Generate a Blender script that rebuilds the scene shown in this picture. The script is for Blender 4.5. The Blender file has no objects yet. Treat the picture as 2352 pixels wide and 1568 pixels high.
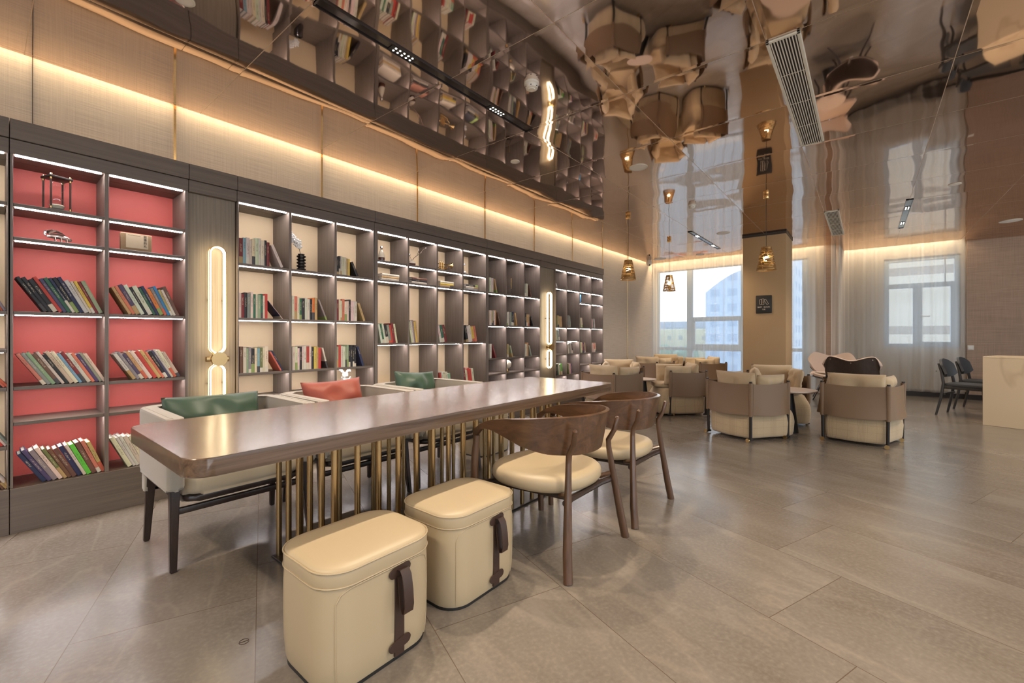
import bpy, bmesh, math, random
from mathutils import Vector, Matrix, noise
random.seed(7)
PI = math.pi
R = math.radians
S = bpy.context.scene
COL = S.collection
D = bpy.data
# ---------------------------------------------------------------- camera, world, sun, exposure
cd = D.cameras.new('camera'); cam = D.objects.new('camera', cd); COL.objects.link(cam)
cam.location = (0, 0, 1.14); cam.rotation_euler = (R(90), 0, R(39.15))
cd.sensor_width = 36; cd.lens = 36*1000/2352; cd.shift_y = -13/2352; cd.clip_start = .02; cd.clip_end = 2000
S.camera = cam
w = D.worlds.new('world'); S.world = w; w.use_nodes = True
nt = w.node_tree; bg = nt.nodes['Background']
tc = nt.nodes.new('ShaderNodeTexCoord'); sp = nt.nodes.new('ShaderNodeSeparateXYZ'); rp = nt.nodes.new('ShaderNodeValToRGB')
nt.links.new(tc.outputs['Generated'], sp.inputs[0]); nt.links.new(sp.outputs[2], rp.inputs[0]); nt.links.new(rp.outputs[0], bg.inputs[0])
rp.color_ramp.elements[0].position = 0.0; rp.color_ramp.elements[0].color = (.90, .96, 1.0, 1)
rp.color_ramp.elements[1].position = .6; rp.color_ramp.elements[1].color = (.58, .76, 1.0, 1)
bg.inputs[1].default_value = 3.9
S.view_settings.view_transform = 'Standard'; S.view_settings.look = 'None'
S.view_settings.gamma = 1; S.view_settings.use_curve_mapping = False
S.view_settings.exposure = 0.0
S.cycles.max_bounces = 9; S.cycles.diffuse_bounces = 4; S.cycles.glossy_bounces = 5; S.cycles.transmission_bounces = 6
S.cycles.transparent_max_bounces = 14; S.cycles.sample_clamp_indirect = 4; S.cycles.caustics_refractive = False
S.cycles.use_denoising = True; S.cycles.blur_glossy = .6

def lamp(kind, name, loc, rot, energy, color, **kw):
    l = D.lights.new(name, kind); l.energy = energy; l.color = color
    for k, v in kw.items(): setattr(l, k, v)
    o = D.objects.new(name, l); o.location = loc; o.rotation_euler = rot; COL.objects.link(o)
    return o
WARM = (1.0, .72, .42)
NEUT = (1.0, .83, .63)
CEIL = 2.842
# cove light in the slot above the fabric wall and above the curtains
lamp('AREA', 'cove_light_wall', (-3.981, 3.6, 3.005), (0, 0, 0), 335, (1, .77, .47), shape='RECTANGLE', size=.03, size_y=12.6)
lamp('AREA', 'cove_light_curtain', (-2.5, 10.12, 2.93), (0, 0, 0), 36, (1, .76, .48), shape='RECTANGLE', size=3.7, size_y=.04)
lamp('AREA', 'cove_light_recess', (.45, 11.04, 2.93), (0, 0, 0), 15, (1, .80, .54), shape='RECTANGLE', size=1.7, size_y=.04)
# recessed spot modules in the ceiling troughs (x, y); the later ones are added fill, out of view
SPOTS = [(-2.165, 1.62), (-2.165, 2.48), (-2.235, 7.75), (-2.235, 8.75), (.42, 7.8), (.42, 8.8), (.42, 1.5), (.42, 2.6), (2.2, 4.6), (2.2, 6.4),
         (-.9, -.9), (.5, -1.6), (-2.165, -1.0), (1.9, .6)]
for x, y in SPOTS:
    lamp('SPOT', 'trough_spot', (x, y, CEIL-.012), (0, 0, 0), 100 if y > 7 else 175, NEUT, spot_size=R(125), spot_blend=.8, shadow_soft_size=.02)

# ---------------------------------------------------------------- node helpers and materials
def mat(name):
    m = D.materials.new(name); m.use_nodes = True
    return m, m.node_tree, m.node_tree.nodes['Principled BSDF']
def N(t, kind, **kw):
    n = t.nodes.new('ShaderNode'+kind)
    for k, v in kw.items(): setattr(n, k, v)
    return n
def lk(t, a, b): t.links.new(a, b)
def mth(t, op, a, b=None, c=None):
    n = N(t, 'Math', operation=op)
    for i, v in enumerate((a, b, c)):
        if v is None: continue
        if isinstance(v, (int, float)): n.inputs[i].default_value = v
        else: lk(t, v, n.inputs[i])
    return n.outputs[0]
def mixc(t, f, a, b):
    n = N(t, 'Mix', data_type='RGBA')
    for s, v in ((n.inputs[0], f), (n.inputs[6], a), (n.inputs[7], b)):
        if isinstance(v, (int, float)): s.default_value = v
        elif isinstance(v, tuple): s.default_value = v if len(v) == 4 else v+(1,)
        else: lk(t, v, s)
    return n.outputs[2]
def simple(name, col, rough=.5, metal=0, spec=.5, bump=None, coat=0, sheen=0, var=0):
    m, t, b = mat(name)
    b.inputs['Base Color'].default_value = col+(1,); b.inputs['Roughness'].default_value = rough
    b.inputs['Metallic'].default_value = metal; b.inputs['Specular IOR Level'].default_value = spec
    b.inputs['Coat Weight'].default_value = coat; b.inputs['Sheen Weight'].default_value = sheen
    if var or bump:
        tc = N(t, 'TexCoord'); n = N(t, 'TexNoise'); n.inputs['Scale'].default_value = bump[0] if bump else 8; n.inputs['Detail'].default_value = 4
        lk(t, tc.outputs['Object'], n.inputs['Vector'])
        if var:
            lk(t, mixc(t, n.outputs[0], tuple(c*(1-var) for c in col), tuple(min(1, c*(1+var)) for c in col)), b.inputs['Base Color'])
        if bump:
            bp = N(t, 'Bump'); bp.inputs['Strength'].default_value = bump[1]; bp.inputs['Distance'].default_value = bump[2]
            lk(t, n.outputs[0], bp.inputs['Height']); lk(t, bp.outputs[0], b.inputs['Normal'])
    return m
def wood(name, c1, c2, scale, rough=.4, coat=0, fig=0.0, bump=.02):
    """grain stretched along the axis with the small scale value"""
    m, t, b = mat(name)
    tc = N(t, 'TexCoord'); mp = N(t, 'Mapping'); mp.inputs['Scale'].default_value = scale
    n = N(t, 'TexNoise'); n.inputs['Scale'].default_value = 1; n.inputs['Detail'].default_value = 6; n.inputs['Roughness'].default_value = .65
    n.inputs['Distortion'].default_value = fig
    lk(t, tc.outputs['Object'], mp.inputs[0]); lk(t, mp.outputs[0], n.inputs['Vector'])
    r = N(t, 'ValToRGB'); r.color_ramp.elements[0].position = .32; r.color_ramp.elements[1].position = .68
    r.color_ramp.elements[0].color = c1+(1,); r.color_ramp.elements[1].color = c2+(1,)
    lk(t, n.outputs[0], r.inputs[0]); lk(t, r.outputs[0], b.inputs['Base Color'])
    b.inputs['Roughness'].default_value = rough; b.inputs['Coat Weight'].default_value = coat; b.inputs['Coat Roughness'].default_value = .15
    bp = N(t, 'Bump'); bp.inputs['Strength'].default_value = .25; bp.inputs['Distance'].default_value = bump*.05
    lk(t, n.outputs[0], bp.inputs['Height']); lk(t, bp.outputs[0], b.inputs['Normal'])
    return m
def weave(name, col, dark, s1=60, s2=900, rough=.85, amt=1.0, axis=2):
    """woven wall cloth: long horizontal slubs over fine vertical threads"""
    m, t, b = mat(name)
    tc = N(t, 'TexCoord'); f = None; outs = []
    for sc in ((3, 3, 260), (160, 160, 3)):
        mp = N(t, 'Mapping'); mp.inputs['Scale'].default_value = sc
        n = N(t, 'TexNoise'); n.inputs['Scale'].default_value = 1; n.inputs['Detail'].default_value = 3
        lk(t, tc.outputs['Object'], mp.inputs[0]); lk(t, mp.outputs[0], n.inputs['Vector']); outs.append(n.outputs[0])
    f = mth(t, 'ADD', mth(t, 'MULTIPLY', outs[0], .65), mth(t, 'MULTIPLY', outs[1], .35))
    r = N(t, 'ValToRGB'); r.color_ramp.elements[0].position = .36; r.color_ramp.elements[1].position = .62
    r.color_ramp.elements[0].color = dark+(1,); r.color_ramp.elements[1].color = col+(1,)
    lk(t, f, r.inputs[0]); lk(t, r.outputs[0], b.inputs['Base Color']); b.inputs['Roughness'].default_value = rough
    b.inputs['Specular IOR Level'].default_value = .2
    bp = N(t, 'Bump'); bp.inputs['Strength'].default_value = .4; bp.inputs['Distance'].default_value = .001
    lk(t, f, bp.inputs['Height']); lk(t, bp.outputs[0], b.inputs['Normal'])
    return m
def emis(name, col, st):
    m, t, b = mat(name)
    b.inputs['Base Color'].default_value = (0, 0, 0, 1); b.inputs['Emission Color'].default_value = col+(1,); b.inputs['Emission Strength'].default_value = st
    return m
M = {}
M['dark_wood'] = wood('grey_brown_wood_upright', (.135, .103, .084), (.195, .157, .130), (70, 70, 2.2), .42)
M['dark_wood_h'] = wood('grey_brown_wood_level', (.105, .080, .063), (.150, .118, .095), (60, 1.6, 60), .42)
M['panel_wood'] = wood('lamp_panel_wood', (.17, .135, .10), (.245, .20, .15), (90, 90, 1.5), .45)
M['cream_back'] = simple('cream_back_panel', (.84, .645, .41), .75)
M['red_back'] = simple('red_back_panel', (.68, .125, .10), .55)
M['table_wood'] = wood('table_walnut_stain', (.075, .044, .026), (.178, .111, .068), (42, 1.1, 42), .25, .25, .4)
M['walnut'] = wood('walnut', (.055, .026, .012), (.14, .068, .032), (16, 3, 16), .28, .35, 1.2)
M['walnut_v'] = wood('walnut_legs', (.068, .032, .015), (.115, .055, .026), (40, 40, 3), .3, .3)
M['espresso'] = wood('espresso_wood', (.026, .015, .011), (.045, .027, .02), (50, 50, 4), .35, .2)
M['brass'] = simple('brushed_brass', (.47, .32, .15), .27, 1.0)
M['gold'] = simple('bright_gold', (.85, .60, .28), .2, 1.0)
M['cream'] = simple('cream_leather', (.45, .355, .225), .42, 0, .4, bump=(240, .12, .0006))
M['oat'] = simple('oatmeal_cloth', (.34, .30, .245), .9, 0, .2, bump=(420, .4, .001), sheen=.3, var=.06)
M['green'] = simple('green_cushion', (.045, .080, .052), .45, 0, .4)
M['coral'] = simple('coral_cushion', (.30, .070, .045), .5, 0, .35)
M['tan_leather'] = simple('taupe_leather', (.20, .124, .070), .5, 0, .4, bump=(300, .15, .0006), var=.05)
M['strap'] = simple('dark_brown_strap', (.045, .022, .014), .5)
M['black_metal'] = simple('dark_bronze_metal', (.035, .028, .024), .4, .6)
M['black'] = simple('matt_black', (.012, .012, .012), .5)
M['white_metal'] = simple('white_metal', (.72, .68, .58), .45)
M['white_plastic'] = simple('white_plastic', (.72, .68, .60), .4)
M['off_white'] = simple('off_white_speaker', (.80, .75, .68), .6)
M['stone_top'] = simple('pale_stone_top', (.62, .50, .42), .35)
M['grey_wood'] = wood('charcoal_wood', (.028, .026, .025), (.045, .042, .040), (40, 40, 4), .45)
M['grey_pad'] = simple('charcoal_pad', (.045, .048, .052), .55)
M['pink_cloth'] = simple('blush_cloth', (.52, .40, .33), .85, bump=(400, .3, .0006))
M['white'] = simple('white_glaze', (.82, .80, .76), .25)
M['black_glaze'] = simple('black_glaze', (.02, .016, .016), .08, 0, .8)
M['brown_glaze'] = simple('brown_glaze', (.10, .03, .018), .15)
M['cream_glaze'] = simple('cream_glaze', (.60, .52, .40), .2)
M['chrome'] = simple('chrome', (.75, .72, .70), .1, 1)
M['copper'] = simple('silver_copper', (.62, .50, .46), .25, 1)
M['paper'] = simple('paper', (.80, .76, .68), .8)
M['sand'] = simple('pale_sand', (.62, .58, .44), .9)
M['twig'] = simple('twig', (.10, .06, .04), .7)
M['led'] = emis('shelf_led', (1.0, .93, .94), 60)
M['warm_led'] = emis('warm_lamp_tube', (1.0, .82, .52), 13)
M['led_dot'] = emis('spot_dot', (1.0, .92, .8), 30)
M['bulb'] = emis('bulb', (1.0, .78, .45), 70)
M['kraft'] = simple('kraft_cover', (.30, .19, .10), .7)
M['label_paper'] = simple('label_paper', (.60, .48, .33), .8)
M['ink'] = simple('ink', (.03, .02, .015), .7)
M['sign_black'] = simple('sign_black', (.020, .017, .015), .45)
M['sign_gold'] = simple('sign_lettering', (.70, .60, .46), .5)
M['teal_box'] = simple('blue_cover', (.06, .22, .36), .6)
M['frame_hazed'] = simple('window_frame', (.45, .55, .66), .5)  # blue haze of the backlit sheer cloth is mixed into this colour
M['wall_paint'] = simple('window_wall_paint', (.55, .50, .44), .8)
M['wall_cloth'] = weave('wall_cloth', (.49, .42, .35), (.38, .325, .275))
M['wall_cloth_r'] = weave('wall_cloth_right', (.47, .335, .25), (.33, .235, .175))
M['column'] = simple('column_cloth', (.40, .262, .135), .75, bump=(500, .3, .0008))
M['trim_dark'] = simple('dark_trim', (.03, .022, .018), .4)
def mk_glass():
    m = D.materials.new('clear_glass'); m.use_nodes = True; t = m.node_tree; t.nodes.clear()
    o = N(t, 'OutputMaterial'); tr = N(t, 'BsdfTransparent'); g = N(t, 'BsdfGlossy'); g.inputs['Roughness'].default_value = .03
    f = N(t, 'Fresnel'); f.inputs[0].default_value = 1.45; mx = N(t, 'MixShader')
    ge = N(t, 'NewGeometry'); lk(t, mth(t, 'MULTIPLY', f.outputs[0], mth(t, 'SUBTRACT', 1, ge.outputs['Backfacing'])), mx.inputs[0]); lk(t, tr.outputs[0], mx.inputs[1]); lk(t, g.outputs[0], mx.inputs[2]); lk(t, mx.outputs[0], o.inputs[0])
    return m
M['glass'] = mk_glass()
def mk_sheer():
    m = D.materials.new('sheer_curtain'); m.use_nodes = True; t = m.node_tree; t.nodes.clear()
    o = N(t, 'OutputMaterial'); tr = N(t, 'BsdfTransparent'); tl = N(t, 'BsdfTranslucent'); d = N(t, 'BsdfDiffuse')
    tr.inputs[0].default_value = (.97, .97, .96, 1)
    tl.inputs[0].default_value = (.80, .77, .72, 1); d.inputs[0].default_value = (.80, .74, .66, 1)
    a = N(t, 'MixShader'); b = N(t, 'MixShader')
    lk(t, tl.outputs[0], a.inputs[1]); lk(t, d.outputs[0], a.inputs[2]); a.inputs[0].default_value = .5
    # the cloth is denser where it is seen at a slant (folds)
    lw = N(t, 'LayerWeight'); lw.inputs[0].default_value = .35
    f = mth(t, 'ADD', mth(t, 'MULTIPLY', lw.outputs['Facing'], .5), .40)
    lk(t, f, b.inputs[0]); lk(t, tr.outputs[0], b.inputs[1]); lk(t, a.outputs[0], b.inputs[2]); lk(t, b.outputs[0], o.inputs[0])
    return m
M['sheer'] = mk_sheer()
def mk_floor():
    m, t, b = mat('stone_tile_floor')
    tc = N(t, 'TexCoord'); s = N(t, 'SeparateXYZ'); lk(t, tc.outputs['Object'], s.inputs[0])
    X, Y = s.outputs[0], s.outputs[1]
    p = mth(t, 'ADD', mth(t, 'ADD', mth(t, 'MULTIPLY', X, .358), mth(t, 'MULTIPLY', Y, .934)), .02)   # across rows
    q = mth(t, 'ADD', mth(t, 'MULTIPLY', X, -.934), mth(t, 'MULTIPLY', Y, .358))                      # along rows
    pr = mth(t, 'DIVIDE', p, .6); row = mth(t, 'FLOOR', pr); pf = mth(t, 'FRACT', pr)
    qr = mth(t, 'DIVIDE', mth(t, 'SUBTRACT', mth(t, 'SUBTRACT', q, .11), mth(t, 'MULTIPLY', row, .3)), 1.2)
    qi = mth(t, 'FLOOR', qr); qf = mth(t, 'FRACT', qr)
    dp = mth(t, 'MULTIPLY', mth(t, 'MINIMUM', pf, mth(t, 'SUBTRACT', 1, pf)), .6)
    dq = mth(t, 'MULTIPLY', mth(t, 'MINIMUM', qf, mth(t, 'SUBTRACT', 1, qf)), 1.2)
    line = mth(t, 'LESS_THAN', mth(t, 'MINIMUM', dp, dq), .0016)
    # each tile samples the stone at its own place
    cmb = N(t, 'CombineXYZ'); lk(t, mth(t, 'MULTIPLY', row, 3.7), cmb.inputs[0]); lk(t, mth(t, 'MULTIPLY', qi, 5.3), cmb.inputs[1]); lk(t, mth(t, 'ADD', row, qi), cmb.inputs[2])
    cv = N(t, 'CombineXYZ'); lk(t, p, cv.inputs[0]); lk(t, q, cv.inputs[1])
    add = N(t, 'VectorMath', operation='ADD'); lk(t, cmb.outputs[0], add.inputs[0]); lk(t, cv.outputs[0], add.inputs[1])
    mp = N(t, 'Mapping'); mp.inputs['Scale'].default_value = (2.2, .8, 1); mp.inputs['Rotation'].default_value = (0, 0, R(24)); lk(t, add.outputs[0], mp.inputs[0])
    n1 = N(t, 'TexNoise'); n1.inputs['Scale'].default_value = 1.3; n1.inputs['Detail'].default_value = 8; n1.inputs['Roughness'].default_value = .6; n1.inputs['Distortion'].default_value = .25
    lk(t, mp.outputs[0], n1.inputs['Vector'])
    n2 = N(t, 'TexNoise'); n2.inputs['Scale'].default_value = 60; n2.inputs['Detail'].default_value = 5; lk(t, add.outputs[0], n2.inputs['Vector'])
    r = N(t, 'ValToRGB'); e = r.color_ramp.elements; e[0].position = .34; e[0].color = (.138, .115, .093, 1); e[1].position = .68; e[1].color = (.216, .188, .159, 1)
    x = e.new(.56); x.color = (.178, .152, .127, 1)
    lk(t, n1.outputs[0], r.inputs[0])
    # pale veins
    n3 = N(t, 'TexNoise'); n3.inputs['Scale'].default_value = .9; n3.inputs['Detail'].default_value = 4; n3.inputs['Distortion'].default_value = .5; lk(t, mp.outputs[0], n3.inputs['Vector'])
    v = mth(t, 'SUBTRACT', 1, mth(t, 'MINIMUM', 1, mth(t, 'MULTIPLY', mth(t, 'ABSOLUTE', mth(t, 'SUBTRACT', n3.outputs[0], .53)), 42)))
    v = mth(t, 'MULTIPLY', v, mth(t, 'MULTIPLY', n1.outputs[0], .42))
    c = mixc(t, v, r.outputs[0], (.33, .275, .225))
    c = mixc(t, mth(t, 'MULTIPLY', mth(t, 'POWER', n2.outputs[0], 3), 1.1), c, (.29, .25, .21))
    c = mixc(t, line, c, (.105, .078, .058))
    lk(t, c, b.inputs['Base Color'])
    rr = mth(t, 'ADD', mth(t, 'MULTIPLY', n1.outputs[0], .18), .135); lk(t, rr, b.inputs['Roughness'])
    b.inputs['Specular IOR Level'].default_value = .62
    bp = N(t, 'Bump'); bp.inputs['Strength'].default_value = .12; bp.inputs['Distance'].default_value = .001
    h = mth(t, 'SUBTRACT', mth(t, 'ADD', n1.outputs[0], mth(t, 'MULTIPLY', n2.outputs[0], .3)), mth(t, 'MULTIPLY', line, 1.5)); lk(t, h, bp.inputs['Height']); lk(t, bp.outputs[0], b.inputs['Normal'])
    return m
M['floor'] = mk_floor()
def mk_ceiling():
    m, t, b = mat('polished_copper_steel_ceiling')
    tc = N(t, 'TexCoord'); s = N(t, 'SeparateXYZ'); lk(t, tc.outputs['Object'], s.inputs[0])
    px = mth(t, 'DIVIDE', mth(t, 'ADD', s.outputs[0], 3.06), .87); py = mth(t, 'DIVIDE', mth(t, 'SUBTRACT', s.outputs[1], 1.08), .9)
    fx, fy = mth(t, 'FRACT', px), mth(t, 'FRACT', py)
    dx = mth(t, 'MULTIPLY', mth(t, 'MINIMUM', fx, mth(t, 'SUBTRACT', 1, fx)), .87)
    dy = mth(t, 'MULTIPLY', mth(t, 'MINIMUM', fy, mth(t, 'SUBTRACT', 1, fy)), .9)
    line = mth(t, 'LESS_THAN', mth(t, 'MINIMUM', dx, dy), .0022)
    cmb = N(t, 'CombineXYZ'); lk(t, mth(t, 'MULTIPLY', mth(t, 'FLOOR', px), 7.1), cmb.inputs[0]); lk(t, mth(t, 'MULTIPLY', mth(t, 'FLOOR', py), 4.3), cmb.inputs[1])
    add = N(t, 'VectorMath', operation='ADD'); lk(t, cmb.outputs[0], add.inputs[0]); lk(t, tc.outputs['Object'], add.inputs[1])
    n1 = N(t, 'TexNoise'); n1.inputs['Scale'].default_value = 1.5; n1.inputs['Detail'].default_value = 0; lk(t, add.outputs[0], n1.inputs['Vector'])
    mp = N(t, 'Mapping'); mp.inputs['Scale'].default_value = (1.0, .8, 1); lk(t, tc.outputs['Object'], mp.inputs[0])
    n2 = N(t, 'TexNoise'); n2.inputs['Scale'].default_value = 4.2; n2.inputs['Detail'].default_value = .5; n2.inputs['Roughness'].default_value = .3; lk(t, mp.outputs[0], n2.inputs['Vector'])
    h = mth(t, 'ADD', n1.outputs[0], mth(t, 'MULTIPLY', n2.outputs[0], .14))
    # the sheets cushion down towards their joints
    h = mth(t, 'ADD', h, mth(t, 'MULTIPLY', mth(t, 'MINIMUM', mth(t, 'MINIMUM', dx, dy), .03), .7))
    bp = N(t, 'Bump'); bp.inputs['Strength'].default_value = 1; bp.inputs['Distance'].default_value = .011
    lk(t, h, bp.inputs['Height']); lk(t, bp.outputs[0], b.inputs['Normal'])
    c = mixc(t, line, (.74, .625, .56), (.76, .64, .52))
    lk(t, c, b.inputs['Base Color']); b.inputs['Metallic'].default_value = 1; b.inputs['Specular Tint'].default_value = (.80, .70, .62, 1)
    lk(t, mth(t, 'ADD', mth(t, 'MULTIPLY', line, .4), .035), b.inputs['Roughness'])
    return m
M['ceiling'] = mk_ceiling()
def mk_plaid():
    m, t, b = mat('plaid_boucle')
    tc = N(t, 'TexCoord'); s = N(t, 'SeparateXYZ'); lk(t, tc.outputs['Object'], s.inputs[0])
    d = mth(t, 'ADD', s.outputs[0], mth(t, 'MULTIPLY', s.outputs[1], .8)); z = s.outputs[2]
    def bars(v, per, wd):
        f = mth(t, 'FRACT', mth(t, 'DIVIDE', v, per)); return mth(t, 'LESS_THAN', f, wd)
    big = bars(d, .26, .26); fine = mth(t, 'MULTIPLY', big, bars(d, .0125, .38))
    l1 = mth(t, 'MULTIPLY', bars(d, .085, .035), .8); l2 = mth(t, 'MULTIPLY', bars(z, .07, .04), .8); 
    zb = mth(t, 'MULTIPLY', bars(z, .23, .2), mth(t, 'MULTIPLY', bars(z, .0125, .38), .6))
    f = mth(t, 'MINIMUM', 1, mth(t, 'ADD', mth(t, 'ADD', mth(t, 'MULTIPLY', fine, .8), zb), mth(t, 'ADD', l1, l2)))
    n = N(t, 'TexNoise'); n.inputs['Scale'].default_value = 260; n.inputs['Detail'].default_value = 3; lk(t, tc.outputs['Object'], n.inputs['Vector'])
    base = mixc(t, n.outputs[0], (.40, .295, .17), (.60, .465, .30))
    lk(t, mixc(t, mth(t, 'MULTIPLY', f, .42), base, (.22, .15, .085)), b.inputs['Base Color'])
    b.inputs['Roughness'].default_value = .92; b.inputs['Specular IOR Level'].default_value = .15; b.inputs['Sheen Weight'].default_value = .25
    bp = N(t, 'Bump'); bp.inputs['Strength'].default_value = .5; bp.inputs['Distance'].default_value = .002; lk(t, n.outputs[0], bp.inputs['Height']); lk(t, bp.outputs[0], b.inputs['Normal'])
    return m
M['plaid'] = mk_plaid()
M['boucle'] = simple('cushion_boucle', (.50, .375, .23), .92, 0, .15, bump=(260, .5, .002), sheen=.25, var=.12)
def mk_marble():
    m, t, b = mat('cream_marble')
    tc = N(t, 'TexCoord'); n = N(t, 'TexNoise'); n.inputs['Scale'].default_value = .75; n.inputs['Detail'].default_value = 4; n.inputs['Distortion'].default_value = .35
    lk(t, tc.outputs['Object'], n.inputs['Vector'])
    v = mth(t, 'SUBTRACT', 1, mth(t, 'MINIMUM', 1, mth(t, 'MULTIPLY', mth(t, 'ABSOLUTE', mth(t, 'SUBTRACT', n.outputs[0], .545)), 70)))
    lk(t, mixc(t, mth(t, 'MULTIPLY', v, .4), (.66, .53, .36), (.42, .30, .18)), b.inputs['Base Color']); b.inputs['Roughness'].default_value = .3
    return m
M['marble'] = mk_marble()
def mk_book():
    """cover tinted by each book's own colour, with a band and title marks chosen by its random value"""
    m, t, b = mat('book_cover')
    oi = N(t, 'ObjectInfo'); tc = N(t, 'TexCoord'); s = N(t, 'SeparateXYZ'); lk(t, tc.outputs['Generated'], s.inputs[0])
    rnd = oi.outputs['Random']; zz = s.outputs[2]; yy = s.outputs[1]
    r2 = mth(t, 'FRACT', mth(t, 'MULTIPLY', rnd, 17.3)); r3 = mth(t, 'FRACT', mth(t, 'MULTIPLY', rnd, 91.7))
    ramp = N(t, 'ValToRGB'); ramp.color_ramp.interpolation = 'CONSTANT'; e = ramp.color_ramp.elements
    e[0].color = (.62, .54, .42, 1); e[1].position = .35; e[1].color = (.06, .055, .06, 1)
    for p, c in ((.5, (.45, .30, .13, 1)), (.62, (.55, .12, .06, 1)), (.74, (.25, .33, .10, 1)), (.84, (.66, .60, .5, 1))): x = e.new(p); x.color = c
    lk(t, r3, ramp.inputs[0])
    band = mth(t, 'MULTIPLY', mth(t, 'LESS_THAN', zz, mth(t, 'ADD', mth(t, 'MULTIPLY', r2, .22), .14)), mth(t, 'GREATER_THAN', rnd, .58))
    c = mixc(t, band, oi.outputs['Color'], ramp.outputs[0])
    # title: rows of small marks down the middle of the spine
    mp = N(t, 'Mapping'); mp.inputs['Scale'].default_value = (1, 5, 46); lk(t, tc.outputs['Generated'], mp.inputs[0])
    ad = N(t, 'VectorMath', operation='ADD'); cb = N(t, 'CombineXYZ'); lk(t, mth(t, 'MULTIPLY', rnd, 50), cb.inputs[2]); lk(t, mp.outputs[0], ad.inputs[0]); lk(t, cb.outputs[0], ad.inputs[1])
    n = N(t, 'TexNoise'); n.inputs['Scale'].default_value = 1; n.inputs['Detail'].default_value = 2; lk(t, ad.outputs[0], n.inputs['Vector'])
    mk = mth(t, 'GREATER_THAN', n.outputs[0], .53)
    mid = mth(t, 'LESS_THAN', mth(t, 'ABSOLUTE', mth(t, 'SUBTRACT', yy, .5)), .2)
    z0 = mth(t, 'SUBTRACT', .86, mth(t, 'MULTIPLY', r2, .15))
    rng = mth(t, 'MULTIPLY', mth(t, 'LESS_THAN', zz, z0), mth(t, 'GREATER_THAN', zz, mth(t, 'SUBTRACT', z0, mth(t, 'ADD', .2, mth(t, 'MULTIPLY', r3, .22)))))
    tm = mth(t, 'MULTIPLY', mth(t, 'MULTIPLY', mk, mid), mth(t, 'MULTIPLY', rng, .75))
    sv = N(t, 'SeparateColor', mode='HSV'); lk(t, oi.outputs['Color'], sv.inputs[0])
    dark = mth(t, 'LESS_THAN', sv.outputs[2], .4)
    tcx = mixc(t, dark, (.10, .06, .04), (.62, .52, .36))
    c = mixc(t, tm, c, tcx)
    lk(t, c, b.inputs['Base Color']); b.inputs['Roughness'].default_value = .5
    return m
M['book'] = mk_book()

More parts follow.
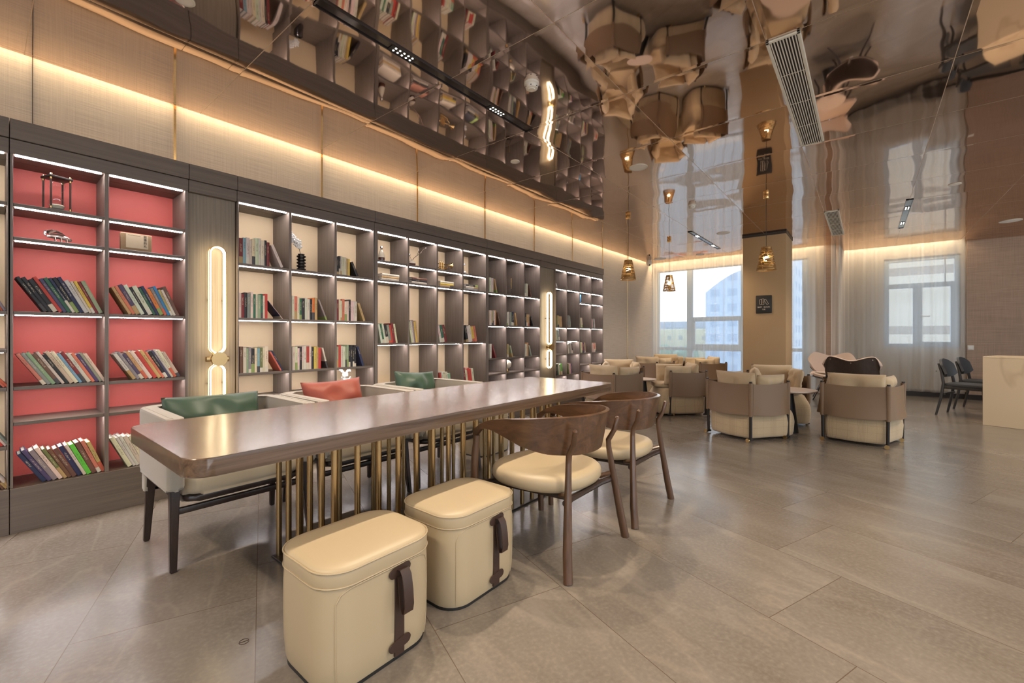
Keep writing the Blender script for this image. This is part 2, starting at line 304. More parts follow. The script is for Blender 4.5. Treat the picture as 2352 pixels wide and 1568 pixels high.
# ---------------------------------------------------------------- mesh helpers
class B:
    def __init__(s): s.b = bmesh.new()
    def box(s, x0, x1, y0, y1, z0, z1, rot=None, piv=None):
        vs = [s.b.verts.new((x, y, z)) for x in (x0, x1) for y in (y0, y1) for z in (z0, z1)]
        for f in ((0, 1, 3, 2), (4, 6, 7, 5), (0, 4, 5, 1), (2, 3, 7, 6), (0, 2, 6, 4), (1, 5, 7, 3)): s.b.faces.new([vs[i] for i in f])
        if rot is not None: bmesh.ops.rotate(s.b, verts=vs, cent=piv or ((x0+x1)/2, (y0+y1)/2, (z0+z1)/2), matrix=rot)
        return s
    def rbox(s, x0, x1, y0, y1, z0, z1, r, seg=3, rot=None, piv=None):
        t = bmesh.new(); vs = [t.verts.new((x, y, z)) for x in (x0, x1) for y in (y0, y1) for z in (z0, z1)]
        for f in ((0, 1, 3, 2), (4, 6, 7, 5), (0, 4, 5, 1), (2, 3, 7, 6), (0, 2, 6, 4), (1, 5, 7, 3)): t.faces.new([vs[i] for i in f])
        bmesh.ops.bevel(t, geom=t.edges[:], offset=r, segments=seg, affect='EDGES', profile=.5)
        if rot is not None: bmesh.ops.rotate(t, verts=t.verts, cent=piv or ((x0+x1)/2, (y0+y1)/2, (z0+z1)/2), matrix=rot)
        s.merge(t); return s
    def merge(s, t):
        me = D.meshes.new('tmp'); t.to_mesh(me); t.free(); s.b.from_mesh(me); D.meshes.remove(me)
    def cyl(s, p, q, r0, r1=None, n=12, cap=True):
        r1 = r0 if r1 is None else r1; p, q = Vector(p), Vector(q); ax = (q-p).normalized()
        u = ax.orthogonal().normalized(); v = ax.cross(u)
        a = [s.b.verts.new(p+(u*math.cos(2*PI*i/n)+v*math.sin(2*PI*i/n))*r0) for i in range(n)]
        b = [s.b.verts.new(q+(u*math.cos(2*PI*i/n)+v*math.sin(2*PI*i/n))*r1) for i in range(n)]
        for i in range(n): s.b.faces.new((a[i], a[(i+1) % n], b[(i+1) % n], b[i]))
        if cap: s.b.faces.new(a[::-1]); s.b.faces.new(b)
        return s
    def tube(s, pts, rad, n=8, closed=False):
        pts = [Vector(p) for p in pts]; m = len(pts); rings = []
        u = None
        for i, p in enumerate(pts):
            a = pts[(i-1) % m] if (closed or i) else p; c = pts[(i+1) % m] if (closed or i < m-1) else p
            d = (c-a).normalized()
            if u is None: u = d.orthogonal().normalized()
            u = (u-d*u.dot(d)).normalized(); v = d.cross(u); r = rad[i] if isinstance(rad, (list, tuple)) else rad
            rings.append([s.b.verts.new(p+(u*math.cos(2*PI*k/n)+v*math.sin(2*PI*k/n))*r) for k in range(n)])
        for i in range(m if closed else m-1):
            A, C = rings[i], rings[(i+1) % m]
            off = 0
            if closed and i == m-1:
                off = min(range(n), key=lambda o: sum((A[k].co-C[(k+o) % n].co).length for k in range(n)))
            for k in range(n): s.b.faces.new((A[k], A[(k+1) % n], C[(k+1+off) % n], C[(k+off) % n]))
        if not closed: s.b.faces.new(rings[0][::-1]); s.b.faces.new(rings[-1])
        return s
    def lathe(s, prof, n=24, c=(0, 0, 0), sy=1):
        rings = []
        for r, z in prof:
            if r < 1e-5: rings.append([s.b.verts.new((c[0], c[1], c[2]+z))])
            else: rings.append([s.b.verts.new((c[0]+r*math.cos(2*PI*i/n), c[1]+sy*r*math.sin(2*PI*i/n), c[2]+z)) for i in range(n)])
        for A, C in zip(rings, rings[1:]):
            if len(A) == 1 and len(C) == 1: continue
            for i in range(n):
                j = (i+1) % n
                if len(A) == 1: s.b.faces.new((A[0], C[j], C[i]))
                elif len(C) == 1: s.b.faces.new((A[i], A[j], C[0]))
                else: s.b.faces.new((A[i], A[j], C[j], C[i]))
        return s
    def prism(s, outline, z0, z1, bev=0, seg=2, top_only=False):
        t = bmesh.new(); a = [t.verts.new((x, y, z0)) for x, y in outline]; b = [t.verts.new((x, y, z1)) for x, y in outline]; n = len(a)
        t.faces.new(a[::-1]); t.faces.new(b)
        for i in range(n): t.faces.new((a[i], a[(i+1) % n], b[(i+1) % n], b[i]))
        if bev:
            eds = [e for e in t.edges if abs(e.verts[0].co.z-e.verts[1].co.z) < 1e-6 and (not top_only or e.verts[0].co.z > (z0+z1)/2)]
            bmesh.ops.bevel(t, geom=eds, offset=bev, segments=seg, affect='EDGES', profile=.5)
        s.merge(t); return s
    def grid(s, fn, nu, nv, cu=False, cv=False):
        V = [[s.b.verts.new(fn(i/(nu if cu else nu-1), j/(nv if cv else nv-1))) for j in range(nv)] for i in range(nu)]
        for i in range(nu if cu else nu-1):
            for j in range(nv if cv else nv-1):
                s.b.faces.new((V[i][j], V[(i+1) % nu][j], V[(i+1) % nu][(j+1) % nv], V[i][(j+1) % nv]))
        return s
    def slab(s, fn, nu, nv, th):
        """thick curved sheet: fn(u,v)->point on the outer face; th along the normal"""
        P = [[Vector(fn(i/(nu-1), j/(nv-1))) for j in range(nv)] for i in range(nu)]
        Q = []
        for i in range(nu):
            row = []
            for j in range(nv):
                a = P[min(i+1, nu-1)][j]-P[max(i-1, 0)][j]; b = P[i][min(j+1, nv-1)]-P[i][max(j-1, 0)][:] if False else P[i][min(j+1, nv-1)]-P[i][max(j-1, 0)]
                row.append(P[i][j]+a.cross(b).normalized()*th)
            Q.append(row)
        A = [[s.b.verts.new(p) for p in r] for r in P]; C = [[s.b.verts.new(p) for p in r] for r in Q]
        for i in range(nu-1):
            for j in range(nv-1):
                s.b.faces.new((A[i][j], A[i][j+1], A[i+1][j+1], A[i+1][j])); s.b.faces.new((C[i][j], C[i+1][j], C[i+1][j+1], C[i][j+1]))
        for i in range(nu-1):
            s.b.faces.new((A[i][0], A[i+1][0], C[i+1][0], C[i][0])); s.b.faces.new((A[i][-1], C[i][-1], C[i+1][-1], A[i+1][-1]))
        for j in range(nv-1):
            s.b.faces.new((A[0][j], C[0][j], C[0][j+1], A[0][j+1])); s.b.faces.new((A[-1][j], A[-1][j+1], C[-1][j+1], C[-1][j]))
        return s
    def cushion(s, w, h, t, mt=None, n=14, ear=.06, seed=0, wr=.004):
        """pillow lying in its xz plane (width w, height h), thickness t along y, centred on the origin"""
        tb = bmesh.new()
        for sg in (1, -1):
            V = []
            for i in range(n+1):
                row = []
                for j in range(n+1):
                    u, v = -1+2*i/n, -1+2*j/n
                    k = 1-ear*(1-abs(u)**2)*abs(v)**3; l = 1-ear*(1-abs(v)**2)*abs(u)**3
                    th = (max(0, 1-abs(u)**3.2)**.55)*(max(0, 1-abs(v)**3.2)**.55)
                    wob = noise.noise(Vector((u*2.2+seed, v*2.2, sg*1.5+seed)))*wr*3*th
                    row.append(tb.verts.new((u*l*w/2, sg*(th*t/2)+wob*(1 if th > .01 else 0), v*k*h/2)))
                V.append(row)
            for i in range(n):
                for j in range(n):
                    f = (V[i][j], V[i+1][j], V[i+1][j+1], V[i][j+1]); tb.faces.new(f if sg < 0 else f[::-1])
        bmesh.ops.remove_doubles(tb, verts=tb.verts, dist=1e-5)
        if mt is not None: bmesh.ops.transform(tb, matrix=mt, verts=tb.verts)
        s.merge(tb); return s
    def out(s, name, m, parent=None, smooth=True, ang=35):
        bmesh.ops.recalc_face_normals(s.b, faces=s.b.faces)
        me = D.meshes.new(name); s.b.to_mesh(me); s.b.free()
        if smooth:
            me.polygons.foreach_set('use_smooth', [True]*len(me.polygons)); me.set_sharp_from_angle(angle=R(ang))
        o = D.objects.new(name, me); me.materials.append(M[m] if isinstance(m, str) else m); COL.objects.link(o)
        if parent is not None: o.parent = parent
        return o
def tag(o, label, cat, group=None, kind=None):
    o['label'] = label; o['category'] = cat
    if group: o['group'] = group
    if kind: o['kind'] = kind
    return o
def root(name, loc, rz, label, cat, group=None):
    o = D.objects.new(name, None); COL.objects.link(o); o.location = loc; o.rotation_euler = (0, 0, rz); o.empty_display_size = .1
    return tag(o, label, cat, group)
def struct(o): o['kind'] = 'structure'; return o
def kids(o): return [c for c in D.objects if c.parent == o]
def dup(o, loc=None, rz=None, label=None, parent=None):
    ch = kids(o); c = o.copy(); COL.objects.link(c)
    if parent is not None: c.parent = parent
    if loc is not None: c.location = loc
    if rz is not None: c.rotation_euler = (0, 0, rz)
    if label: c['label'] = label
    for k in ch: dup(k, parent=c)
    return c
def rrect(x0, x1, y0, y1, r, n=6):
    pts = []
    for cx, cy, a0 in ((x1-r, y1-r, 0), (x0+r, y1-r, 90), (x0+r, y0+r, 180), (x1-r, y0+r, 270)):
        for i in range(n+1):
            a = R(a0+90*i/n); pts.append((cx+r*math.cos(a), cy+r*math.sin(a)))
    return pts
def rpoly(P, n=5):
    """polygon with per-corner radii [(x,y,r)] -> rounded outline"""
    out = []; m = len(P)
    for i in range(m):
        p = Vector(P[i][:2]); a = (Vector(P[i-1][:2])-p).normalized(); b = (Vector(P[(i+1) % m][:2])-p).normalized(); r = P[i][2]
        if r <= 0: out.append(tuple(p)); continue
        half = a.angle(b)/2; d = r/math.tan(half); s0, s1 = p+a*d, p+b*d
        for k in range(n+1):
            t = k/n; q = (1-t)**2*s0+2*t*(1-t)*p+t*t*s1; out.append(tuple(q))
    return out
# ================================================================ the room
b = B(); b.box(-4.3, 4.6, -3.6, 11.5, -.06, 0); struct(b.out('floor', 'floor', smooth=False))
b = B(); b.box(-3.96, 4.6, -3.6, 10.07, CEIL, CEIL+.02); b.box(-.45, 4.6, 10.07, 10.97, CEIL, CEIL+.02); b.box(1.37, 4.6, 10.97, 11.25, CEIL, CEIL+.02)
struct(b.out('ceiling', 'ceiling', smooth=False))
b = B(); b.box(-4.3, 4.6, -3.6, 11.5, 3.02, 3.08); struct(b.out('trim_1', 'wall_paint', smooth=False))
b = B(); b.box(-4.2, -4.0, -3.5, 7.40, 2.39, 3.02); b.box(-4.28, -4.165, -3.5, 7.40, 0, 2.39); b.box(-4.28, -4.0, 7.40, 10.5, 0, 3.02)
struct(b.out('wall_left', 'wall_cloth', smooth=False))
b = B()                                                         # the window wall and the recess beside it
b.box(-4.28, -.64, 10.5, 10.7, 2.70, 3.02); b.box(-4.28, -3.97, 10.5, 10.7, 0, 2.70); b.box(-.90, -.64, 10.5, 10.7, 0, 2.70)
b.box(-.47, .27, 11.3, 11.5, 0, 3.02); b.box(1.33, 1.40, 11.3, 11.5, 0, 3.02); b.box(.27, 1.33, 11.3, 11.5, 0, .92); b.box(.27, 1.33, 11.3, 11.5, 2.64, 3.02)
struct(b.out('wall_window', 'wall_paint', smooth=False))
b = B(); b.box(-.64, -.47, 10.28, 11.5, 0, 3.02); b.box(1.40, 4.6, 11.22, 11.5, 0, 3.02); struct(b.out('wall_back', 'wall_cloth_r', smooth=False))
b = B()
b.box(4.5, 4.6, -3.6, 11.5, 0, .6); b.box(4.5, 4.6, -3.6, 11.5, 2.6, 3.02)
for y0, y1 in ((-3.6, -2.6), (.2, 1.0), (4.4, 5.4), (9.0, 11.5)): b.box(4.5, 4.6, y0, y1, .6, 2.6)  # openings between these piers are added, out of view, to let daylight in
struct(b.out('wall_right', 'wall_paint', smooth=False))
b = B(); b.box(-4.3, 4.6, -3.6, -3.5, 0, .7); b.box(-4.3, 4.6, -3.6, -3.5, 2.6, 3.02)
for x0, x1 in ((-4.3, -.9), (.2, .8), (3.6, 4.6)): b.box(x0, x1, -3.6, -3.5, .7, 2.6)  # unseen openings added behind the camera as a daylight source
struct(b.out('wall_front', 'wall_paint', smooth=False))
b = B(); b.box(-.47, 1.40, 11.27, 11.3, 0, .12); struct(b.out('baseboard_recess', 'trim_dark', smooth=False))
b = B(); b.box(1.40, 4.5, 11.19, 11.22, 0, .09); struct(b.out('baseboard_back', 'trim_dark', smooth=False))
b = B()
for y in (.93, 2.06, 3.19, 4.33, 5.455, 6.585, 7.71, 8.84):
    b.box(-4.003, -3.995, y-.008, y+.008, 2.39 if y < 7.4 else 0, 3.0)
struct(b.out('trim_2', 'gold', smooth=False))
b = B(); b.box(-4.003, -3.998, .214, .218, 2.39, 3.0); struct(b.out('trim_3', 'trim_dark', smooth=False))
# windows
def window(name, y, rects, panes):
    f = B()
    for r in rects: f.rbox(r[0], r[1], y, y+.07, r[2], r[3], .006, 1)
    fo = struct(f.out(name, 'frame_hazed'))
    for r in panes:
        g = B(); g.box(r[0], r[1], y+.03, y+.036, r[2], r[3]); g.out('pane', 'glass', fo, smooth=False)
    return fo
w1 = window('window_1', 10.54,
    [(-3.97, -3.93, 0, 2.7), (-3.28, -3.15, 0, 2.7), (-2.13, -1.99, 0, 2.7), (-1.01, -.90, 0, 2.7), (-3.93, -.95, 2.68, 2.70), (-3.93, -3.28, .80, .874),
     (-3.15, -2.13, 1.475, 1.575), (-3.15, -2.13, .80, .95), (-3.15, -3.10, .95, 1.475), (-2.18, -2.13, .95, 1.475), (-1.99, -1.01, .815, .885), (-3.93, -1.01, 0, .10)],
    [(-3.93, -3.28, .874, 2.68), (-3.93, -3.28, .10, .80), (-3.15, -2.13, 1.575, 2.68), (-3.10, -2.18, .95, 1.475), (-3.15, -2.13, .10, .80), (-1.99, -1.01, .885, 2.68), (-1.99, -1.01, .10, .815)])
h = B(); h.rbox(-2.66, -2.54, 10.515, 10.538, .885, .905, .006, 2); h.out('handle', 'white_metal', w1)
w2 = window('window_2', 11.33,
    [(.27, .345, .92, 2.64), (1.255, 1.33, .92, 2.64), (.345, 1.255, 2.57, 2.64), (.345, 1.255, .92, .99), (.345, 1.255, 2.06, 2.148), (1.124, 1.142, 2.148, 2.57), (.691, .825, .99, 2.06), (1.204, 1.255, .99, 2.06), (.825, 1.204, .99, 1.03)],
    [(.345, 1.124, 2.148, 2.57), (1.142, 1.255, 2.148, 2.57), (.345, .691, .99, 2.06), (.825, 1.204, 1.03, 2.06)])
h = B(); h.rbox(.80, .93, 11.30, 11.325, 1.50, 1.52, .006, 2); h.out('handle', 'white_metal', w2)

# column
b = B(); b.rbox(-1.644, -1.012, 8.287, 9.05, 0, 3.02, .008, 2); struct(b.out('wall_column', 'column'))
b = B(); b.box(-1.652, -1.004, 8.279, 9.058, CEIL-.035, CEIL-.001); struct(b.out('trim_4', 'trim_dark', smooth=False))

# curtains: hanging folded sheets
def curtain(name, path, z0, z1, label, seed, amp=.030, per=.21, step=.012):
    P = []; acc = 0
    for (a, c) in zip(path, path[1:]):
        a, c = Vector(a), Vector(c); L = (c-a).length; n = max(2, int(L/step))
        for i in range(n): P.append((a+(c-a)*i/n, (c-a).normalized()))
    P.append((Vector(path[-1]), P[-1][1]))
    b = B(); nz = 7; V = []
    for i, (p, d) in enumerate(P):
        s = i*step; nrm = Vector((-d.y, d.x)); row = []
        ph = s/per*2*PI + 2.2*noise.noise(Vector((s*1.3, seed, 0)))
        for k in range(nz):
            f = k/(nz-1); z = z0+(z1-z0)*f
            a = amp*(1.15-.45*f)*(.65+.5*noise.noise(Vector((s*2.1, seed+3, 0))))
            o = a*(math.sin(ph+.25*noise.noise(Vector((s*2, f*2, seed))))+.35*math.sin(2.3*ph+1))
            q = p+nrm*o; row.append(b.b.verts.new((q.x, q.y, z)))
        V.append(row)
    for i in range(len(V)-1):
        for k in range(nz-1): b.b.faces.new((V[i][k], V[i+1][k], V[i+1][k+1], V[i][k+1]))
    o = b.out(name, 'sheer', ang=180)
    return tag(o, label, 'curtain', 'sheer window curtains')
curtain('sheer_curtain', [(-3.98, 10.24), (-.60, 10.2)], .05, 2.99, 'wide white sheer curtain over the tall window behind the column', 1)
curtain('sheer_curtain', [(-.515, 10.16), (-.40, 10.24), (-.37, 10.9), (-.28, 11.12), (1.36, 11.12)], .10, 2.99, 'white sheer curtain turning into the recess over the smaller window', 5)

# outside: ground and buildings
def plain(name, col, r=.8): M[name] = simple(name, col, r); return name
def facade(name, wall, glass, sx, sz, fx=.5, fz=.5):
    m, t, b = mat(name); tc = N(t, 'TexCoord'); s = N(t, 'SeparateXYZ'); lk(t, tc.outputs['Object'], s.inputs[0])
    u = mth(t, 'FRACT', mth(t, 'DIVIDE', mth(t, 'ADD', s.outputs[0], s.outputs[1]), sx)); v = mth(t, 'FRACT', mth(t, 'DIVIDE', s.outputs[2], sz))
    f = mth(t, 'MULTIPLY', mth(t, 'LESS_THAN', u, fx), mth(t, 'LESS_THAN', v, fz))
    lk(t, mixc(t, f, wall, glass), b.inputs['Base Color']); b.inputs['Roughness'].default_value = .8; M[name] = m; return name
facade('tower_facade', (.33, .43, .54), (.24, .34, .46), 3.2, 3.0, .55, .5)  # distance haze is mixed into the tower's blue-grey
facade('white_facade', (.38, .38, .37), (.22, .27, .30), 4.0, 3.2, .4, .45)
facade('cream_facade', (.40, .39, .28), (.24, .27, .24), 3.0, 3.0, .35, .4)
facade('band_facade', (.31, .29, .245), (.17, .15, .13), 500, 2.4, 1, .14)
facade('flats_facade', (.42, .47, .52), (.26, .34, .43), 2.4, 1.5, .55, .5)
plain('hedge_green', (.10, .17, .12)); plain('town_grey', (.24, .29, .34)); plain('street', (.20, .23, .26)); plain('red_paint', (.6, .08, .05))
b = B(); b.box(-400, 300, 14, 900, -6.2, -6); o = b.out('ground', 'street', smooth=False); struct(o)
def bld(mt, x0, x1, y0, y1, h, label, roofh=0, r=.3):
    t = root('building', ((x0+x1)/2, (y0+y1)/2, -6), 0, label, 'building', 'buildings outside the windows')
    hx, hy = (x1-x0)/2, (y1-y0)/2
    b = B(); b.rbox(-hx, hx, -hy, hy, 0, h, r, 2); b.out('wall', mt, t)
    b = B(); b.box(-hx*.9, hx*.9, -hy*.9, hy*.9, h, h+.6+roofh); b.out('roof', 'town_grey', t, smooth=False)
t = root('building', (-20.0, 99, -6), 0, 'tall round-shouldered tower block seen through the big window', 'building', 'buildings outside the windows')
b = B(); b.prism([(7, -5), (7, 5), (-5.5, 5), (-5.5, -5)], 0, 16.0); 
b.out('wall', 'tower_facade', t)
b = B(); b.grid(lambda u, v: (-5.5+12.5*u, -5+10*v, 16+4.2*math.sin(min(1, u*1.5)*PI/2)), 14, 3); b.grid(lambda u, v: (-5.5+12.5*u, -5, 16+v*4.2*math.sin(min(1, u*1.5)*PI/2)), 14, 3)
b.out('roof', 'tower_facade', t)
bld('cream_facade', -66, -49, 112, 130, 8.6, 'low cream block seen through the left pane of the big window')
bld('cream_facade', -45, -24, 120, 140, 9.0, 'long cream block behind the opening sash of the big window')
bld('white_facade', -110, -66, 170, 190, 8.5, 'white town houses at the far left of the big window')
bld('town_grey', -118, -30, 230, 260, 14, 'grey hazy row of houses on the skyline')
bld('flats_facade', -9.3, -5.6, 52, 62, 32, 'tall pale block of flats seen right of the column')
bld('band_facade', -2.0, 9, 24, 34, 14, 'beige building with dark bands outside the smaller window', r=.05)
ORD_ = ['first', 'second', 'third', 'fourth', 'fifth', 'sixth', 'seventh', 'eighth']; TO = [5, 0, 1, 2, 3, 4, 7, 6]
for i, (x, y) in enumerate(((-52, 88), (-47, 90), (-42, 87), (-36, 89), (-31, 86), (-57, 90), (-27, 88), (-22, 70))):
    t = root('street_tree', (x, y, -6), 0, 'dark green street tree beyond the big window, %s of eight from the left' % ORD_[TO.index(i)], 'tree', 'street trees beyond the big window')
    b = B(); b.cyl((0, 0, 0), (0, 0, 2.2), .2, .15, 8); b.out('trunk', 'twig', t)
    b = B(); bmesh.ops.create_icosphere(b.b, subdivisions=3, radius=1.9)
    for v in b.b.verts: v.co = v.co*(1+.25*noise.noise(v.co*.9+Vector((i, 0, 0))))+Vector((0, 0, 3.4))
    b.out('crown', 'hedge_green', t)
for i, (x, y) in enumerate(((-22.0, 60), (-26, 62), (-17.5, 58))):
    t = root('parked_car', (x, y, -6), .3, ('red car parked nearest the column side of the street', 'white car parked leftmost in the street', 'red car parked rightmost in the street')[i], 'car', 'cars in the street')
    b = B(); b.rbox(-2.1, 2.1, -.9, .9, .35, .95, .18, 3); b.out('body', 'red_paint' if i != 1 else 'white', t)
    b = B(); b.rbox(-1.1, 1.3, -.8, .8, .9, 1.45, .22, 3); b.out('cabin', 'black_glaze', t)
    for sx in (-1.3, 1.3):
        for sy in (-.85, .85): b = B(); b.cyl((sx, sy-.1, .34), (sx, sy+.1, .34), .34, n=14); b.out('wheel', 'black', t)

# ================================================================ bookcase wall
XF, XB = -3.82, -4.15
def board(parent, mt, x0, x1, y0, y1, z0, z1, name, bev=.0015):
    b = B(); b.rbox(x0, x1, y0, y1, z0, z1, bev, 1); return b.out(name, mt, parent, smooth=False)
STD = [.259, .638, .843, 1.283, 1.715]
def unit(y0, y1, cols, back, label):
    t = root('bookcase', (0, 0, 0), 0, label, 'bookcase', 'bookcase bays along the wall')
    board(t, 'dark_wood_h', XB, XF+.012, y0, y1-.003, 0, .259, 'plinth')
    board(t, 'dark_wood_h', -3.995, XF, y0, y1-.003, 2.192, 2.275, 'header')
    board(t, 'dark_wood_h', -3.995, XF+.014, y0, y1-.003, 2.277, 2.389, 'cornice')
    board(t, 'dark_wood_h', XB, -3.997, y0, y1-.003, 2.192, 2.22, 'top_board')
    b = B(); b.box(XB, XB+.008, y0+.003, y1-.003, .259, 2.192); b.out('back_panel', back, t, smooth=False)
    edges = [y0]+[c[0] for c in cols[1:]]+[y1]
    divs = [(y0+.001, cols[0][0])]+[(cols[i][1], cols[i+1][0]) for i in range(len(cols)-1)]+[(cols[-1][1], y1-.004)]
    for a, c in divs:
        if c-a > .004: board(t, 'dark_wood', XB+.009, XF, a, c, .2595, 2.1915, 'divider')
    for a, c, zs in cols:
        for z in zs:
            if z > .26: board(t, 'dark_wood_h', XB+.009, XF-.006, a+.0005, c-.0005, z-.02, z, 'shelf')
            zl = z-.0205 if z > .26 else None
            if zl: b = B(); k0 = 0 if z > 1.1 else -.022; b.box(-3.854+k0, -3.838+k0, a+.008, c-.012, zl-(.0045 if z > 1.1 else .0015), zl); b.out('light_strip', 'led', t, smooth=False)
        b = B(); b.box(-3.854, -3.838, a+.008, c-.012, 2.187, 2.1915); b.out('light_strip', 'led', t, smooth=False)
    return t
E1 = [.259, .505, .843, 1.063, 1.283, 1.91]
RZ = [.259, .638, .843, 1.283, 1.715, 1.91]
T3 = [.259, .505, 1.063, 1.715, 1.91]
unit(-1.10, .118, [(-1.08, -.70, E1), (-.68, -.30, STD), (-.28, .108, E1)], 'cream_back', 'cream-backed bookcase bay cut off by the left edge of the photo')
unit(.118, .972, [(.131, .520, RZ), (.541, .949, RZ)], 'red_back', 'bookcase bay with a bright red back holding leaning books')
unit(1.286, 2.513, [(1.297, 1.680, STD), (1.702, 2.090, STD), (2.112, 2.500, STD)], 'cream_back', 'cream-backed bookcase bay right of the near wall lamp')
unit(2.513, 4.17, [(2.551, 2.92, T3), (2.942, 3.325, T3), (3.347, 3.736, T3), (3.758, 4.158, T3)], 'cream_back', 'cream-backed bookcase bay of tall cells with a brass trumpet')
unit(4.17, 5.37, [(4.21, 4.560, STD), (4.582, 4.965, STD), (4.987, 5.358, STD)], 'dark_wood', 'grey wood bookcase bay just before the far wall lamp')
unit(5.79, 7.40, [(5.80, 6.115, [.259, .505, .843, 1.063, 1.283, 1.91]), (6.137, 6.520, [.259, .505, .843, 1.063, 1.283, 1.91]), (6.545, 6.93, [.259, .638, .843, 1.283, 1.715, 1.91]), (6.957, 7.375, [.259, .638, .843, 1.283, 1.715, 1.91])], 'dark_wood', 'last grey wood bookcase bay, nearest the window')
def lamp_panel(y0, y1, label):
    t = root('panel', (0, 0, 0), 0, label, 'wall panel', 'wood panels between the bookcase bays')
    board(t, 'dark_wood_h', XB, XF+.012, y0, y1-.003, 0, .259, 'plinth')
    board(t, 'dark_wood_h', -3.995, XF, y0, y1-.003, 2.192, 2.275, 'header'); board(t, 'dark_wood_h', -3.995, XF+.014, y0, y1-.003, 2.277, 2.389, 'cornice')
    board(t, 'panel_wood', XB, XF-.035, y0+.002, y1-.004, .2595, 2.1915, 'face_board')
lamp_panel(.972, 1.286, 'wood panel carrying the near wall lamp'); lamp_panel(5.37, 5.79, 'wood panel carrying the far wall lamp')
def stadium(w, h, n=14):
    r = w/2; P = [(r*math.cos(a), h/2-r+r*math.sin(a)) for a in [PI*i/n for i in range(n+1)]]
    return P+[(r*math.cos(a), -h/2+r+r*math.sin(a)) for a in [PI+PI*i/n for i in range(n+1)]]
def wall_lamp(y, label, power):
    t = root('wall_lamp', (XF-.035, y, 0), 0, label, 'wall lamp', 'brass and light wall lamps')
    for z0, z1 in ((1.005, 1.815), (.639, .925)):
        zc = (z0+z1)/2; P = stadium(.105, z1-z0); Q = stadium(.085, z1-z0-.02)
        b = B(); n = len(P)
        for x0, x1, out, inn in ((.03, .058, P, Q),):
            vo = [[b.b.verts.new((x, p[0], zc+p[1])) for p in out] for x in (x0, x1)]; vi = [[b.b.verts.new((x, p[0], zc+p[1])) for p in inn] for x in (x0, x1)]
            for i in range(n):
                j = (i+1) % n
                b.b.faces.new((vo[0][i], vo[0][j], vo[1][j], vo[1][i])); b.b.faces.new((vi[0][i], vi[1][i], vi[1][j], vi[0][j]))
                b.b.faces.new((vo[1][i], vo[1][j], vi[1][j], vi[1][i])); b.b.faces.new((vo[0][i], vi[0][i], vi[0][j], vo[0][j]))
        b.out('light_ring', 'warm_led', t)
        b = B(); b.tube([(.062, p[0]*1.03, zc+p[1]*1.004) for p in P], .0035, 6, True); b.tube([(.026, p[0]*1.03, zc+p[1]*1.004) for p in P], .004, 6, True); b.out('frame', 'brass', t)
        b = B(); b.cyl((0.001, .047, zc), (.03, .047, zc), .006); b.cyl((.001, -.047, zc), (.03, -.047, zc), .006); b.out('bracket', 'brass', t)
    b = B(); b.cyl((.001, 0, .966), (.07, 0, .966), .02, n=24); b.cyl((.07, 0, .966), (.10, 0, .966), .052, n=32); b.rbox(.03, .07, -.075, .075, .945, .985, .006, 2); b.out('brass_disc', 'brass', t)
wall_lamp(1.147, 'tall glowing oval wall lamp with brass disc beside the red bookcase bay', 1)
wall_lamp(5.60, 'small distant oval wall lamp near the window end of the bookcase', 1)

# ---- books
PAL = dict(k=(.018, .016, .018), n=(.02, .028, .075), r=(.50, .05, .035), m=(.20, .025, .025), g=(.03, .12, .07), o=(.15, .16, .06), w=(.66, .58, .46), t=(.52, .33, .14),
           b=(.04, .20, .42), l=(.22, .36, .44), y=(.70, .50, .08), e=(.24, .23, .215), p=(.58, .40, .33), v=(.075, .055, .12), O=(.72, .20, .04), c=(.62, .17, .11), s=(.27, .33, .23),
           B=(.16, .07, .045), G=(.13, .55, .06), T=(.02, .25, .24))
CN = dict(k='black', n='navy', r='red', m='maroon', g='dark green', o='olive', w='cream', t='tan', b='blue', l='light blue', y='yellow', e='grey', p='pale pink', v='dark violet', O='orange', c='coral red', s='sage green', B='brown', G='bright green', T='teal')
ORD = ['first', 'second', 'third', 'fourth', 'fifth', 'sixth', 'seventh', 'eighth', 'ninth', 'tenth', 'eleventh', 'twelfth', 'thirteenth', 'fourteenth', 'fifteenth']
def book(name, t, h, d, col, label, group):
    bd = min(.0025, t*.2); b = B(); ins = .004
    b.box(-d, -.001, 0, bd, 0, h); b.box(-d, -.001, t-bd, t, 0, h)
    b.grid(lambda u, v: (-.001+.0025*math.sin(PI*u), t*u, h*v), 5, 2)
    b.box(-.004, -.001, bd, t-bd, 0, h)
    o = b.out(name, 'book'); o.color = col+(1,); tag(o, label, 'book', group)
    b = B(); b.box(-d+ins, -.004, bd, t-bd, ins, h-ins); b.out('page_block', 'paper', o, smooth=False)
    return o
